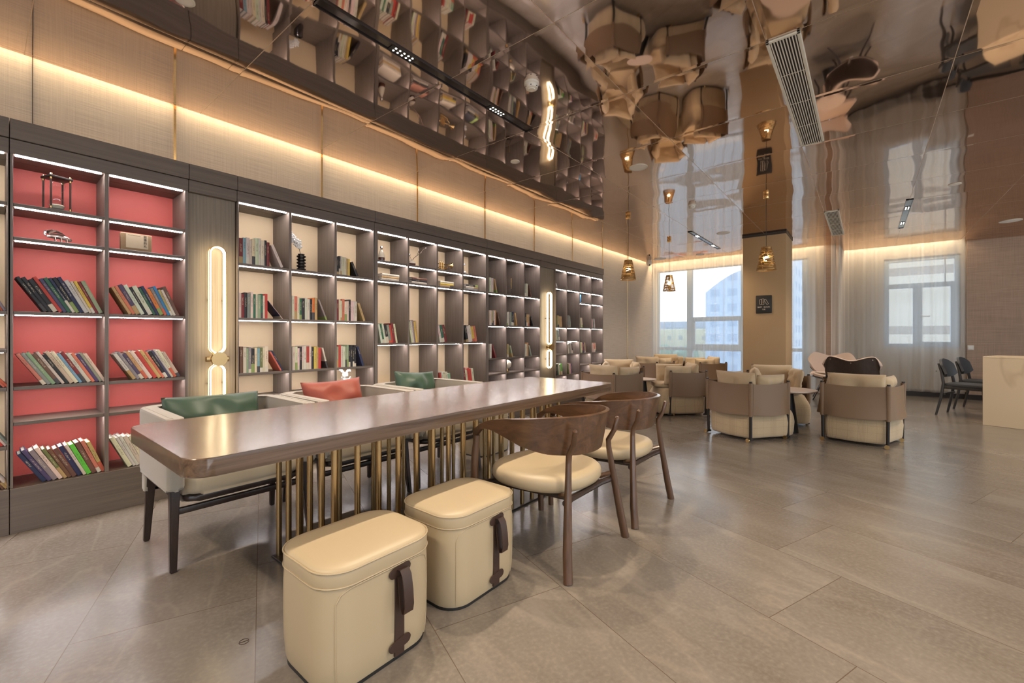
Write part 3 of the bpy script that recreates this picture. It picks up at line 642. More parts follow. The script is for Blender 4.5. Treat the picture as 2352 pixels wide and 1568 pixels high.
CELLS = [
('red bay, upper book shelf, left cell', 1.283, 0.217, 0.514, 30, 23, 'kkkrvgnknwwyms', 0.225),
('red bay, upper book shelf, right cell', 1.283, 0.630, 0.920, 27, 22, 'tcvwkwgnOebtwB', 0.205),
('red bay, middle book shelf, left cell', 0.843, 0.234, 0.529, 30, 27, 'cesBwkpwlmwcvsw', 0.215),
('red bay, middle book shelf, right cell', 0.843, 0.665, 0.928, 30, 27, 'wevtwrtckvwwp', 0.21),
('red bay, bottom shelf, left cell', 0.259, 0.247, 0.527, 29, 20, 'nvewoBBnwGBct', 0.22),
('red bay, bottom shelf, right cell', 0.259, 0.634, 0.755, 24, 22, 'wwwwww', 0.22),
('edge bay at far left, upper shelf', 1.283, 0.087, 0.108, 24, 24, 'ee', 0.2),
('edge bay at far left, middle shelf', 0.843, 0.084, 0.118, 35, 35, 'kcw', 0.2),
('edge bay at far left, low shelf', 0.505, 0.076, 0.122, 30, 30, 'krwe', 0.2),
('edge bay at far left, bottom shelf', 0.259, 0.076, 0.123, 30, 30, 'kBBw', 0.2),
('cream bay, top shelf, left cell', 1.715, 1.305, 1.531, 0, 0, 'mlwwwwwwkm', 0.21),
('cream bay, top shelf, left cell', 1.715, 1.603, 1.653, 24, 24, 'w', 0.2),
('cream bay, top shelf, right cell', 1.715, 2.125, 2.257, 0, 0, 'kkwwwty', 0.17),
('cream bay, top shelf, right cell', 1.715, 2.317, 2.359, 25, 25, 'k', 0.15),
('cream bay, second shelf, left cell', 1.283, 1.305, 1.514, 0, 0, 'wmkewgwsgwr', 0.2),
('cream bay, second shelf, left cell', 1.283, 1.569, 1.632, 38, 38, 'wn', 0.185),
('cream bay, second shelf, middle cell', 1.283, 1.715, 1.937, 0, 0, 'wcwgkwwkOt', 0.195),
('cream bay, second shelf, middle cell', 1.283, 1.994, 2.035, 22, 22, 'e', 0.19),
('cream bay, second shelf, right cell', 1.283, 2.125, 2.331, 0, 0, 'mwwcwwkwww', 0.195),
('cream bay, second shelf, right cell', 1.283, 2.388, 2.440, 20, 20, 't', 0.18),
('cream bay, third shelf, left cell', 0.843, 1.311, 1.521, 0, 0, 'Bwsekwloww', 0.205),
('cream bay, third shelf, left cell', 0.843, 1.589, 1.649, 28, 30, 'cn', 0.185),
('cream bay, third shelf, middle cell', 0.843, 1.718, 1.970, 0, 0, 'wwwkwwrwkytr', 0.2),
('cream bay, third shelf, middle cell', 0.843, 2.006, 2.040, 14, 14, 'w', 0.195),
('cream bay, third shelf, right cell', 0.843, 2.125, 2.322, 0, 0, 'srwwsskkkk', 0.2),
('cream bay, third shelf, right cell', 0.843, 2.383, 2.436, 18, 18, 'n', 0.19),
('tall-cell bay, long shelf, first cell', 1.063, 2.605, 2.808, 12, 10, 'wgwkermw', 0.2),
('tall-cell bay, long shelf, second cell', 1.063, 2.978, 3.085, 10, 8, 'wweyt', 0.24),
('tall-cell bay, long shelf, third cell', 1.063, 3.389, 3.511, 13, 17, 'wgm', 0.2),
('tall-cell bay, long shelf, fourth cell', 1.063, 3.829, 4.024, 12, 18, 'kwwyc', 0.2),
('tall-cell bay, low shelf, third cell', 0.505, 3.416, 3.581, 8, 8, 'rwwws', 0.2),
('tall-cell bay, low shelf, fourth cell', 0.505, 3.806, 3.984, 10, 10, 'mwrrw', 0.23),
('grey bay, top shelf, left cell', 1.715, 4.255, 4.333, 0, 0, 'ww', 0.2),
('grey bay, top shelf, left cell', 1.715, 4.394, 4.439, 14, 14, 't', 0.2),
('grey bay, top shelf, right cell', 1.715, 5.018, 5.091, 0, 0, 'sww', 0.18),
('grey bay, top shelf, right cell', 1.715, 5.166, 5.209, 15, 15, 'B', 0.18),
('grey bay, second shelf, left cell', 1.283, 4.255, 4.385, 0, 0, 'wwtswt', 0.19),
('grey bay, second shelf, left cell', 1.283, 4.457, 4.502, 16, 16, 'B', 0.18),
('grey bay, second shelf, middle cell', 1.283, 4.613, 4.766, 0, 0, 'wweskn', 0.19),
('grey bay, second shelf, middle cell', 1.283, 4.825, 4.875, 12, 12, 't', 0.18),
('grey bay, second shelf, right cell', 1.283, 5.018, 5.133, 0, 0, 'ktt', 0.18),
('grey bay, second shelf, right cell', 1.283, 5.209, 5.264, 22, 22, 'k', 0.15),
('grey bay, third shelf, left cell', 0.843, 4.264, 4.298, 0, 0, 'w', 0.19),
('grey bay, third shelf, left cell', 0.843, 4.368, 4.421, 22, 22, 'm', 0.18),
('grey bay, third shelf, middle cell', 0.843, 4.622, 4.651, 0, 0, 't', 0.18),
('grey bay, third shelf, middle cell', 0.843, 4.727, 4.776, 18, 18, 's', 0.17),
('grey bay, third shelf, right cell', 0.843, 5.018, 5.102, 0, 0, 'wwt', 0.19),
('grey bay, third shelf, right cell', 0.843, 5.166, 5.220, 18, 18, 's', 0.16),
('last bay, second shelf, first cell', 1.283, 5.854, 6.021, 5, 8, 'ottt', 0.18),
('last bay, second shelf, second cell', 1.283, 6.194, 6.291, 7, 7, 'ees', 0.19),
('last bay, second shelf, third cell', 1.283, 6.636, 6.711, 12, 12, 'ww', 0.17),
('last bay, second shelf, fourth cell', 1.283, 7.024, 7.138, 12, 12, 'pgw', 0.17),
('last bay, slim shelf, first cell', 1.063, 5.854, 5.956, 12, 12, 'wse', 0.17),
('last bay, third shelf, second cell', 0.843, 6.208, 6.361, 10, 10, 'wepk', 0.17),
('last bay, third shelf, third cell', 0.843, 6.621, 6.788, 6, 6, 'wcvt', 0.18),
('last bay, third shelf, fourth cell', 0.843, 7.024, 7.172, 10, 10, 'ppcp', 0.16),
('last bay, low shelf, first cell', 0.505, 5.854, 6.034, 8, 8, 'kgwsG', 0.18),
('last bay, low shelf, second cell', 0.505, 6.208, 6.333, 8, 8, 'owpv', 0.17),

]
rb = random.Random(11)
EDG = [-.28, .131, .541, 1.297, 1.702, 2.112, 2.551, 2.942, 3.347, 3.758, 4.21, 4.582, 4.987, 5.80, 6.137, 6.545, 6.957]
last = ('', 0, 0)
for dsc, z, ya, yb, t0, t1, cs, h in CELLS:
    t1 = min(t0, t1); edge = max([e for e in EDG if e < ya+.03])
    if last[0] == dsc and last[1] == z: edge = last[2]
    ya = max(ya, edge+h*1.06*math.sin(R(t0))+.004)
    n = len(cs); ws = [rb.uniform(.7, 1.3) for _ in cs]
    cosw = math.cos(R((t0+t1)/2)); tot = (yb-ya)*cosw/(1 if t0 else 1); k = tot/sum(ws)
    if n <= 2: k = min(k, .03/max(ws)) if t0 else k
    y = ya
    for i, (c, wd) in enumerate(zip(cs, ws)):
        th = wd*k*.985; ang = R(t0+(t1-t0)*(i/max(1, n-1))); hh = h*rb.uniform(.93, 1.05)
        if n == 1 and t0: th = min(.022, max(th, .014))
        col = tuple(max(0, min(1, v*rb.uniform(.85, 1.12))) for v in PAL[c])
        lean = 'leaning' if ang > .03 else 'upright'
        pl = 'alone' if n == 1 else ('%s from the left' % ORD[i])
        o = book('book', th, hh, rb.uniform(.135, .155), col, '%s %s book, %s, %s' % (CN[c], lean, pl, dsc), 'books on the wall shelves')
        o.location = (-3.845, y, z+.0006); o.rotation_euler = (ang, 0, 0)
        y += th/math.cos(ang)+.0006
    last = (dsc, z, y)
# lying stacks in the tall bay
for ci, (yc, cols) in enumerate(((2.72, 'wtw'), (3.10, 'wkB'), (3.51, 'tyw'), (3.93, 'ewk'))):
    z = 1.7156
    for i, c in enumerate(cols):
        th = (.022, .02, .026)[i]; o = book('book', th, .21, .15, PAL[c], '%s book lying flat, %s in the stack of the tall cream bay\'s %s cell' % (CN[c], ('bottom', 'middle', 'top')[i], ORD[ci]), 'books lying in stacks')
        o.rotation_euler = (R(90), 0, 0)
        o.location = (-3.85-.004*i, yc+.105+.006*i, z); z += th+.0006

# ---- ornaments
def orn(name, x, y, z, rz, label, cat): return root(name, (x, y, z+.0005), rz, label, cat)
# hourglass
t = orn('hourglass', -3.93, .315, 1.91, .3, 'large hourglass in a dark metal frame on the red bay\'s top shelf', 'hourglass')
b = B(); b.rbox(-.055, .055, -.055, .055, 0, .014, .003); b.out('base', 'espresso', t)
b = B(); b.rbox(-.055, .055, -.055, .055, .205, .219, .003); b.out('top_plate', 'black_metal', t)
for sx in (-.045, .045):
    for sy in (-.045, .045):
        b = B(); b.cyl((sx, sy, .014), (sx, sy, .205), .0045); b.out('post', 'strap', t)
        b = B(); b.cyl((sx, sy, .014), (sx, sy, .026), .006); b.cyl((sx, sy, .193), (sx, sy, .205), .006); b.lathe([(0, .219), (.006, .221), (.005, .228), (0, .23)], 10, (sx, sy, 0)); b.out('brass_fitting', 'gold', t)
pf = [(.008, .016), (.030, .024), (.040, .045), (.038, .065), (.022, .09), (.005, .108), (.005, .112), (.022, .13), (.038, .155), (.040, .175), (.030, .196), (.008, .204)]
b = B(); b.lathe(pf); b.out('glass_bulb', 'glass', t)
b = B(); b.lathe([(0, .018), (.027, .025), (.035, .042), (.03, .048), (0, .052)]); b.out('sand', 'sand', t)
# winged metal insect
t = orn('insect_figurine', -3.90, .32, 1.715, 0, 'small silver and copper insect figurine on the red bay\'s slim shelf', 'figurine')
b = B(); b.tube([(0, -.05, .035), (0, -.03, .04), (0, 0, .042), (0, .03, .036), (0, .05, .026), (0, .058, .022)], [.006, .013, .016, .014, .011, .004], 10); b.out('body', 'copper', t)
b = B(); b.tube([(0, -.05, .036), (0, -.06, .05), (.0, -.055, .066), (0, -.045, .07)], [.005, .006, .008, .002], 8); b.out('tail', 'chrome', t)
for s in (-1, 1):
    b = B(); b.slab(lambda u, v: (s*(.006+.035*v), -.04+.07*u-.02*v, .05+.012*math.sin(PI*u)+.012*v), 6, 4, .0015); b.out('wing', 'copper', t)
    for y in (-.02, .005, .03): b = B(); b.tube([(s*.008, y, .034), (s*.026, y+.004, .028), (s*.032, y+.008, .0015)], .0022, 6); b.out('leg', 'copper', t)
# boxed book with title
t = orn('boxed_book', -3.855, .685, 1.715, 0, 'brown boxed book standing face-on with a vertical Chinese title', 'book')
b = B(); b.rbox(-.03, 0, -.082, .082, 0, .118, .002, 1); b.out('slipcase', 'kraft', t)
b = B(); b.box(.0, .0012, -.055, .062, .02, .112); b.out('title_label', 'label_paper', t, smooth=False)
def text(s, size, parent, loc, rot, m, name, ext=.0006, align='CENTER', sp=1.0):
    c = D.curves.new(name, 'FONT'); c.body = s; c.size = size; c.align_x = align; c.align_y = 'CENTER'; c.extrude = ext; c.space_line = sp
    f = D.objects.new(name, c); COL.objects.link(f); bpy.context.view_layer.update()
    me = D.meshes.new_from_object(f.evaluated_get(bpy.context.evaluated_depsgraph_get())); D.objects.remove(f)
    o = D.objects.new(name, me); COL.objects.link(o); o.parent = parent; o.location = loc; o.rotation_euler = rot; me.materials.clear(); me.materials.append(M[m]); return o
for i, ch in enumerate('故事药丸'): text(ch, .019, t, (.0018, .046, .102-i*.0215), (R(90), 0, R(90)), 'ink', 'title_letter')
b = B()
for i in range(12): b.box(.0012, .0016, -.045+i*.0055, -.041+i*.0055, .1035, .1065)
b.out('subtitle', 'ink', t, smooth=False)
# ribbed black vase with orchids
t = orn('vase', -3.90, 1.82, 1.715, 0, 'ribbed glossy black vase holding white orchids on the first cream bay', 'vase')
pr_ = [(0, 0), (.024, 0)]
for k in range(5): pr_ += [(.026, .004+k*.028), (.038, .012+k*.028), (.038, .020+k*.028), (.026, .028+k*.028)]
pr_ += [(.028, .150), (.024, .150), (.02, .05), (0, .05)]
b = B(); b.lathe(pr_, 28); b.out('vase_body', 'black_glaze', t)
b = B(); b.tube([(0, 0, .05), (-.002, -.004, .15), (0, -.02, .20), (.0, -.05, .26), (.0, -.085, .30)], .0022, 6); b.out('stem', 'twig', t)
for i, (dy, dz, dx) in enumerate(((-.022, .215, .012), (-.042, .235, -.01), (-.05, .262, .015), (-.072, .262, .0), (-.075, .29, .012), (-.095, .288, -.006), (-.10, .315, .008), (-.03, .25, .02))):
    b = B()
    for k in range(5):
        a = 2*PI*k/5+i; cy, cz = math.cos(a)*.014, math.sin(a)*.014
        tb = bmesh.new(); bmesh.ops.create_uvsphere(tb, u_segments=8, v_segments=6, radius=1)
        bmesh.ops.transform(tb, matrix=Matrix.Translation((dx, dy+cy, dz+cz)) @ Matrix.Rotation(a, 4, 'X') @ Matrix.Diagonal((.004, .014, .010, 1)), verts=tb.verts); b.merge(tb)
    b.out('flower', 'white', t)
# bottle vase with ball stopper
t = orn('bottle', -3.92, 2.66, 1.91, 0, 'cream and brown ceramic bottle with a round stopper in the tall bay', 'bottle')
b = B(); b.lathe([(0, 0), (.030, 0), (.033, .01), (.033, .045)], 24); b.out('brown_base', 'brown_glaze', t)
b = B(); b.lathe([(.033, .045), (.032, .065), (.026, .09), (.014, .115), (.009, .125), (.012, .13), (0, .132)], 24); b.out('neck', 'cream_glaze', t)
b = B(); b.lathe([(0, .131), (.012, .137), (.017, .148), (.012, .160), (0, .165)], 18); b.out('stopper', 'chrome', t)
# round vase with twig
t = orn('vase', -3.92, 3.05, 1.91, 0, 'round cream and brown vase with a long bare twig', 'vase')
b = B(); b.lathe([(0, 0), (.03, 0), (.042, .02), (.042, .032)], 24); b.out('brown_base', 'brown_glaze', t)
b = B(); b.lathe([(.042, .032), (.036, .052), (.014, .066), (.012, .072), (.015, .074), (.009, .07), (0, .06)], 24); b.out('shoulder', 'cream_glaze', t)
b = B(); b.tube([(0, 0, .06), (.005, .03, .10), (0, .07, .13), (.01, .11, .16), (0, .16, .215), (0, .20, .232)], [.003, .003, .0028, .0025, .002, .0014], 6); b.tube([(0, .07, .13), (0, .09, .17), (0, .095, .19)], .002, 6); b.tube([(0, 0, .06), (0, -.03, .12), (0, -.055, .20), (0, -.06, .235)], .0018, 6); b.out('twig', 'twig', t)
for y, z in ((.095, .195), (.20, .235), (-.032, .125), (.13, .172)):
    b = B(); bmesh.ops.create_uvsphere(b.b, u_segments=10, v_segments=8, radius=.012 if y < 0 else .006, matrix=Matrix.Translation((0, y, z))); b.out('bud', 'chrome', t)
# trumpet
t = orn('trumpet', -3.92, 3.50, 1.91, 0, 'polished brass trumpet on the tall bay\'s top shelf', 'trumpet')
b = B(); b.tube([(0, -.10, .038), (0, .02, .038), (0, .06, .038), (0, .085, .045), (0, .09, .06), (0, .08, .078), (0, .05, .083), (0, -.06, .083), (0, -.085, .075), (0, -.09, .06), (0, -.08, .05)], .0055, 8); b.tube([(.012, -.07, .022), (.012, .04, .022), (.012, .055, .035), (.012, .04, .05), (.012, -.06, .05)], .005, 8); b.out('tubing', 'gold', t)
b = B(); b.lathe([(.006, 0), (.007, .02), (.010, .04), (.018, .055), (.033, .066), (.034, .067), (.017, .055), (.0, .03)], 24); bmesh.ops.rotate(b.b, verts=b.b.verts, cent=(0, 0, 0), matrix=Matrix.Rotation(-PI/2, 3, 'X')); bmesh.ops.translate(b.b, verts=b.b.verts, vec=(0, .078, .083)); b.out('bell', 'gold', t)
for y in (-.045, -.02, .005):
    b = B(); b.cyl((.006, y, .004), (.006, y, .10), .010, n=14); b.cyl((.006, y, .10), (.006, y, .118), .003); b.cyl((.006, y, .118), (.006, y, .122), .007); b.out('valve', 'gold', t)
b = B(); b.cyl((0, -.10, .038), (0, -.118, .038), .004, .009); b.out('mouthpiece', 'gold', t)
# swan
t = orn('bird_figurine', -3.92, 3.86, 1.91, 0, 'white long-necked bird figurine on the tall bay\'s top shelf', 'figurine')
b = B(); b.tube([(0, -.045, .03), (0, -.02, .022), (0, .015, .025), (0, .035, .022)], [.01, .022, .022, .008], 12); b.tube([(0, -.028, .03), (0, -.03, .06), (0, -.02, .09), (0, -.015, .12), (0, -.002, .13), (0, .012, .122), (0, .024, .116)], [.018, .013, .010, .009, .012, .009, .002], 12); b.out('body', 'white', t)
b = B(); b.lathe([(0, 0), (.025, 0), (.022, .008), (0, .01)], 16); b.out('foot', 'white', t)
# rabbit behind the coral cushion
t = orn('rabbit_figurine', -3.90, 2.235, .638, 0, 'glossy white rabbit figurine on the shelf above the coral cushion', 'figurine')
b = B(); b.tube([(0, 0, .004), (0, 0, .03), (0, .004, .07), (0, .004, .095)], [.028, .034, .026, .014], 14)
b.tube([(0, .004, .09), (0, .006, .115), (0, .006, .14), (0, .006, .152)], [.012, .028, .026, .006], 14)
b.out('body', 'white', t)
for s, e in ((-1, (-.045, .185)), (1, (.052, .165))):
    b = B(); b.tube([(0, .006+s*.012, .142), (0, s*.03, .165), (0, e[0], e[1]), (0, e[0]+s*.012, e[1]-.012)], [.008, .013, .012, .003], 10); b.out('ear', 'white', t)
    b = B(); b.tube([(.012, s*.022, .08), (.026, s*.04, .09), (.03, s*.045, .11)], [.008, .008, .006], 8); b.out('arm', 'white', t)
# wire sculpture
t = orn('wire_sculpture', -3.90, 4.70, 1.715, 0, 'gold wire frame sculpture on the grey bay\'s top shelf', 'sculpture')
b = B(); b.tube([(0, -.05, .09), (0, -.05, .24), (0, .07, .24), (0, .07, .09)], .0025, 6, True); b.out('frame', 'gold', t)
b = B(); b.tube([(0, -.05, 0), (0, -.05, .10)], .003, 6); b.tube([(0, .10, .001), (0, .07, .10), (.0, .055, .14)], .002, 6); b.rbox(-.03, .03, -.07, .11, 0, .004, .001); b.out('stand', 'black_metal', t)
b = B(); b.tube([(0, -.045, .10), (0, -.035, .13), (0, -.03, .16), (0, -.04, .17)], [.01, .007, .004, .006], 8); b.out('figure', 'gold', t)
# globe
t = orn('globe', -3.90, 4.68, .638, 0, 'small ivory globe on a brass stand on the grey bay', 'globe')
b = B(); b.lathe([(0, 0), (.035, 0), (.03, .008), (.008, .015), (.006, .04), (0, .045)], 20); b.out('stand', 'gold', t)
b = B(); bmesh.ops.create_uvsphere(b.b, u_segments=24, v_segments=16, radius=.062, matrix=Matrix.Translation((0, 0, .103))); b.out('ball', 'cream_glaze', t)
b = B(); b.tube([(0, .069*math.sin(a), .103-.069*math.cos(a)) for a in [PI*i/12 for i in range(13)]], .003, 6); b.out('arc', 'gold', t)
def small_figure(x, y, z, m, label, hgt=.14, seated=True):
    t = orn('figurine', x, y, z, 0, label, 'figurine'); k = hgt/.14
    b = B(); b.lathe([(0, 0), (.022*k, 0), (.02*k, .008*k), (0, .01*k)], 16); b.out('foot', m, t)
    b = B(); b.tube([(0, 0, .008*k), (0, .006*k, .03*k), (0, -.004*k, .07*k), (0, 0, .098*k), (0, .004*k, .108*k)], [.018*k, .024*k, .016*k, .014*k, .006*k], 12); b.out('body', m, t)
    b = B(); bmesh.ops.create_uvsphere(b.b, u_segments=14, v_segments=10, radius=.017*k, matrix=Matrix.Translation((0, .004*k, .125*k))); b.out('head', m, t)
    for s in (-1, 1): b = B(); b.tube([(0, s*.014*k, .09*k), (.01*k, s*.032*k, .06*k), (.02*k, s*.016*k+.01*k, .045*k)], [.006*k, .006*k, .004*k], 8); b.out('arm', m, t)
    if seated: b = B(); b.tube([(0, .01*k, .03*k), (.012*k, .045*k, .035*k), (.012*k, .055*k, .004*k)], [.01*k, .008*k, .006*k], 8); b.out('legs', m, t)
small_figure(-3.89, 5.03, .638, 'black_glaze', 'slim black figurine on the grey bay beside the far lamp', .15, False)
small_figure(-3.88, 5.84, 1.91, 'white', 'white seated figurine high on the farthest bay', .15)
small_figure(-3.89, 6.20, 1.91, 'chrome', 'chrome figurine high on the farthest bay', .17, False)
small_figure(-3.89, 7.02, 1.91, 'black_glaze', 'black crouching figurine high on the farthest bay', .15)
t = orn('boxed_book', -3.88, 6.62, 1.715, 0, 'blue boxed book standing face-on in the farthest bay', 'book')
b = B(); b.rbox(-.03, 0, -.065, .065, 0, .145, .002, 1); b.out('slipcase', 'teal_box', t)
b = B(); b.box(0, .001, -.02, .02, .075, .082); b.out('title_label', 'coral', t, smooth=False)
# ================================================================ ceiling fixtures
def vent(x0, x1, y0, y1, label):
    t = root('ceiling_vent', (0, 0, CEIL), 0, label, 'ceiling vent', 'white slatted ceiling vents')
    b = B(); f = .018; b.rbox(x0, x1, y0, y0+f, -.012, -.0005, .002, 1); b.rbox(x0, x1, y1-f, y1, -.012, -.0005, .002, 1); b.rbox(x0, x0+f, y0, y1, -.012, -.0005, .002, 1); b.rbox(x1-f, x1, y0, y1, -.012, -.0005, .002, 1)
    b.out('frame', 'white_metal', t)
    b = B(); b.box(x0+f, x1-f, y0+f, y1-f, -.0035, -.0015); b.out('dark_backing', 'black', t, smooth=False)
    n = 9
    for i in range(n):
        x = x0+f+(x1-x0-2*f)*(i+.5)/n
        b = B(); b.box(x-.0028, x+.0028, y0+f, y1-f, -.012, -.004); b.out('slat', 'white_metal', t, smooth=False)
    for k in range(1, 4): y = y0+(y1-y0)*k/4; b = B(); b.box(x0+f, x1-f, y-.004, y+.004, -.0062, -.0038); b.out('crossbar', 'off_white', t, smooth=False)
vent(-.455, -.285, 2.885, 4.665, 'long white slatted vent nearest in the mirror ceiling')
vent(-.455, -.285, 7.345, 9.145, 'far white slatted vent in the mirror ceiling near the curtains')
def trough(x, y0, y1, label, spots):
    t = root('ceiling_light', (0, 0, CEIL), 0, label, 'ceiling light', 'black linear ceiling lights')
    b = B(); b.box(x-.035, x-.028, y0, y1, -.010, -.0005); b.box(x+.028, x+.035, y0, y1, -.010, -.0005); b.box(x-.035, x+.035, y0, y0+.007, -.010, -.0005); b.box(x-.035, x+.035, y1-.007, y1, -.010, -.0005)
    b.box(x-.028, x+.028, y0, y1, -.003, -.0005); b.out('channel', 'black_glaze', t, smooth=False)
    for ys in spots:
        b = B(); b.rbox(x-.026, x+.026, ys-.09, ys+.09, -.008, -.0032, .001, 1); m = b.out('spot_module', 'black', t)
        b = B()
        for i in range(5):
            for s in (-1, 1): b.cyl((x+s*.013, ys-.06+.03*i, -.0088), (x+s*.013, ys-.06+.03*i, -.0081), .0055, n=10)
        b.out('diode_lens', 'led_dot', m)
trough(-2.165, 1.085, 2.885, 'long black linear light nearest the bookcase, two dotted modules lit', (1.62, 2.48))
trough(-2.235, 7.345, 9.145, 'black linear light near the tall window', (7.75, 8.75))
trough(.42, 7.345, 9.20, 'black linear light at the right, before the recess', (7.8, 8.8))
trough(.42, 1.085, 2.885, 'added black linear light over the open floor, out of view', (1.5, 2.6))  # this and the following troughs are added out of view to brighten the room
trough(2.2, 4.2, 6.8, 'added black linear light over the counter, out of view at right', (4.6, 6.4))
trough(-.9, -1.3, -.5, 'added short black light behind the viewpoint, unseen', (-.9,)); trough(.5, -2.0, -1.2, 'short black linear light behind the viewpoint, farther back, also added', (-1.6,))
trough(-2.165, -1.4, -.6, 'added short black light behind the viewpoint, beside the bookcase', (-1.0,)); trough(1.9, .2, 1.0, 'added short black light right of the viewpoint, unseen', (.6,))
for x, y, l in ((-1.747, 2.355, 'round white smoke detector nearest, over the long table'), (-1.754, 5.863, 'round white smoke detector over the lounge chairs')):
    t = root('smoke_detector', (x, y, CEIL), 0, l, 'smoke detector', 'smoke detectors')
    b = B(); b.lathe([(0, -.0005), (.05, -.0005), (.05, -.014), (.042, -.018), (.042, -.03)], 28); b.out('base', 'white_plastic', t)
    b = B(); b.lathe([(.042, -.03), (.040, -.04), (.026, -.046), (.024, -.05), (0, -.052)], 28); b.out('sensor_cap', 'white_plastic', t)
    for k in range(6): a = k*PI/3; b = B(); b.rbox(.0385, .0430, -.005, .005, -.036, -.031, .0005, 1, Matrix.Rotation(a, 3, 'Z'), (0, 0, 0)); b.out('slot', 'black', t)
for x, y, r, l in ((-2.663, 3.319, .045, 'small round white ceiling disc over the far wall lamp'), (-1.787, 4.216, .09, 'large round white ceiling speaker above the second walnut chair'), (1.655, 9.66, .12, 'round white ceiling speaker at the right edge of the photo'),
                   (-1.84, 7.80, .10, 'round white ceiling speaker near the column'), (.77, 6.933, .055, 'small round ceiling disc over the recess'), (-2.681, .664, .045, 'small round white ceiling disc at the top left'),
                   (-3.55, 9.54, .13, 'round ceiling speaker beside the dome camera'), (-2.70, 9.56, .08, 'small round ceiling disc before the tall window')):
    t = root('ceiling_speaker', (x, y, CEIL), 0, l, 'ceiling speaker', 'round discs in the ceiling')
    b = B(); b.lathe([(r-.008, -.0005), (r, -.0005), (r, -.004), (r-.003, -.006), (r-.008, -.0055)], 36); b.out('rim', 'white_metal', t)
    b = B(); b.lathe([(0, -.004), (r-.008, -.004)], 36); b.out('grille', 'off_white', t)
t = root('dome_camera', (-3.80, 9.56, CEIL), 0, 'white dome security camera by the tall window', 'security camera')
b = B(); b.lathe([(0, -.0005), (.05, -.0005), (.052, -.03), (.06, -.05), (.06, -.075)], 28); b.out('housing', 'white_plastic', t)
b = B(); b.lathe([(.058, -.075), (.05, -.105), (.03, -.125), (0, -.132)], 28); b.out('dome', 'off_white', t)
b = B(); b.cyl((.02, -.03, -.10), (.028, -.045, -.12), .016, .013); b.out('lens', 'black_glaze', t)
# pendants
def pendant(x, y, label):
    t = root('pendant_lamp', (x, y, 0), 0, label, 'pendant lamp', 'woven cone pendant lamps')
    b = B(); b.rbox(-.028, .028, -.028, .028, CEIL-.05, CEIL-.0005, .003, 2); b.out('ceiling_rose', 'gold', t)
    b = B(); b.cyl((0, 0, 2.21), (0, 0, CEIL-.05), .0028, n=8); b.out('cord', 'black', t)
    zt, zb, rt, rb_ = 2.205, 1.935, .057, .108; nl = 18; rr = random.Random(int(abs(x)*100))
    b = B(); b.lathe([(0, zt+.004), (rt*.96, zt+.004), (rt, zt), (rt, zt-.012), (rt-.004, zt-.012)], 36); b.out('cap', 'copper_slat', t)
    b = B()
    for k in range(nl):
        z0 = zt-.012-(zt-.012-zb)*k/nl; z1 = z0-(zt-.012-zb)/nl*.98; r0 = rt+(rb_-rt)*k/nl; r1 = rt+(rb_-rt)*(k+1)/nl
        a = rr.random()*PI*2; end = a+2*PI
        while a < end-.1:
            ln = min(rr.uniform(.5, 1.25), end-a); gap = rr.uniform(.04, .10); off = rr.uniform(-.002, .002); zz0, zz1 = z0, z1
            seg = max(2, int(ln/.2)); V = []
            slit = rr.random() < .72
            zc = z1+(z0-z1)*(.36 if slit else 0)
            for i in range(seg+1):
                an = a+(ln-gap)*i/seg; V.append([b.b.verts.new(((r+off)*math.cos(an), (r+off)*math.sin(an), z)) for r, z in ((r0, zz0), (r1, zc), (r1-.006, zc), (r0-.006, zz0))])
            for i in range(seg):
                for q in range(4): b.b.faces.new((V[i][q], V[i][(q+1) % 4], V[i+1][(q+1) % 4], V[i+1][q]))
            b.b.faces.new(V[0]); b.b.faces.new(V[-1][::-1]); a += ln
    b.lathe([(rb_, zb+.004), (rb_+.001, zb-.004), (rb_-.004, zb-.004), (rb_-.004, zb+.004)], 36)
    b.out('shade', 'copper_slat', t)
    b = B(); bmesh.ops.create_uvsphere(b.b, u_segments=14, v_segments=10, radius=.028, matrix=Matrix.Translation((0, 0, 2.07))); b.out('bulb', 'bulb', t)
    b = B(); b.cyl((0, 0, 2.095), (0, 0, 2.20), .014); b.out('socket', 'black_metal', t)
M['copper_slat'] = simple('bronze_slat', (.36, .22, .085), .35, .75)
pendant(-2.616, 5.822, 'left of the three woven cone pendants, in front of the grey wall'); pendant(-2.706, 7.728, 'smallest, farthest woven cone pendant, in front of the tall window'); pendant(-.937, 6.011, 'largest woven cone pendant, in front of the column')
# sign on the column
t = root('wall_sign', (-1.327, 8.284, 1.664), 0, 'black square sign with book symbol reading BAM · BOOK on the column', 'sign')
b = B(); b.prism(rrect(-.117, .117, -.15, .15, .012), 0, .010, .002); bmesh.ops.rotate(b.b, verts=b.b.verts, cent=(0, 0, 0), matrix=Matrix.Rotation(PI/2, 3, 'X')); b.out('plate', 'sign_black', t)
def rect_line(b, cx, cz, w, h, ang, r=.0022):
    P = rrect(-w/2, w/2, -h/2, h/2, .007, 4); c, s = math.cos(ang), math.sin(ang)
    b.tube([(cx+p[0]*c-p[1]*s, -.0115, cz+p[0]*s+p[1]*c) for p in P], r, 5, True)
b = B(); rect_line(b, -.044, .042, .026, .085, 0); rect_line(b, -.012, .045, .032, .095, 0); rect_line(b, .036, .040, .028, .09, R(28)); b.tube([(-.012, -.0115, .055), (-.012, -.0115, .018)], .002, 5); b.tube([(-.012, -.0115, .068), (-.012, -.0115, .073)], .002, 5); b.out('book_symbol', 'sign_gold', t)
text('BAM · BOOK', .032, t, (0, -.0108, -.045), (R(90), 0, 0), 'sign_gold', 'lettering'); text('竹圖', .024, t, (0, -.0108, -.085), (R(90), 0, 0), 'sign_gold', 'small_lettering')

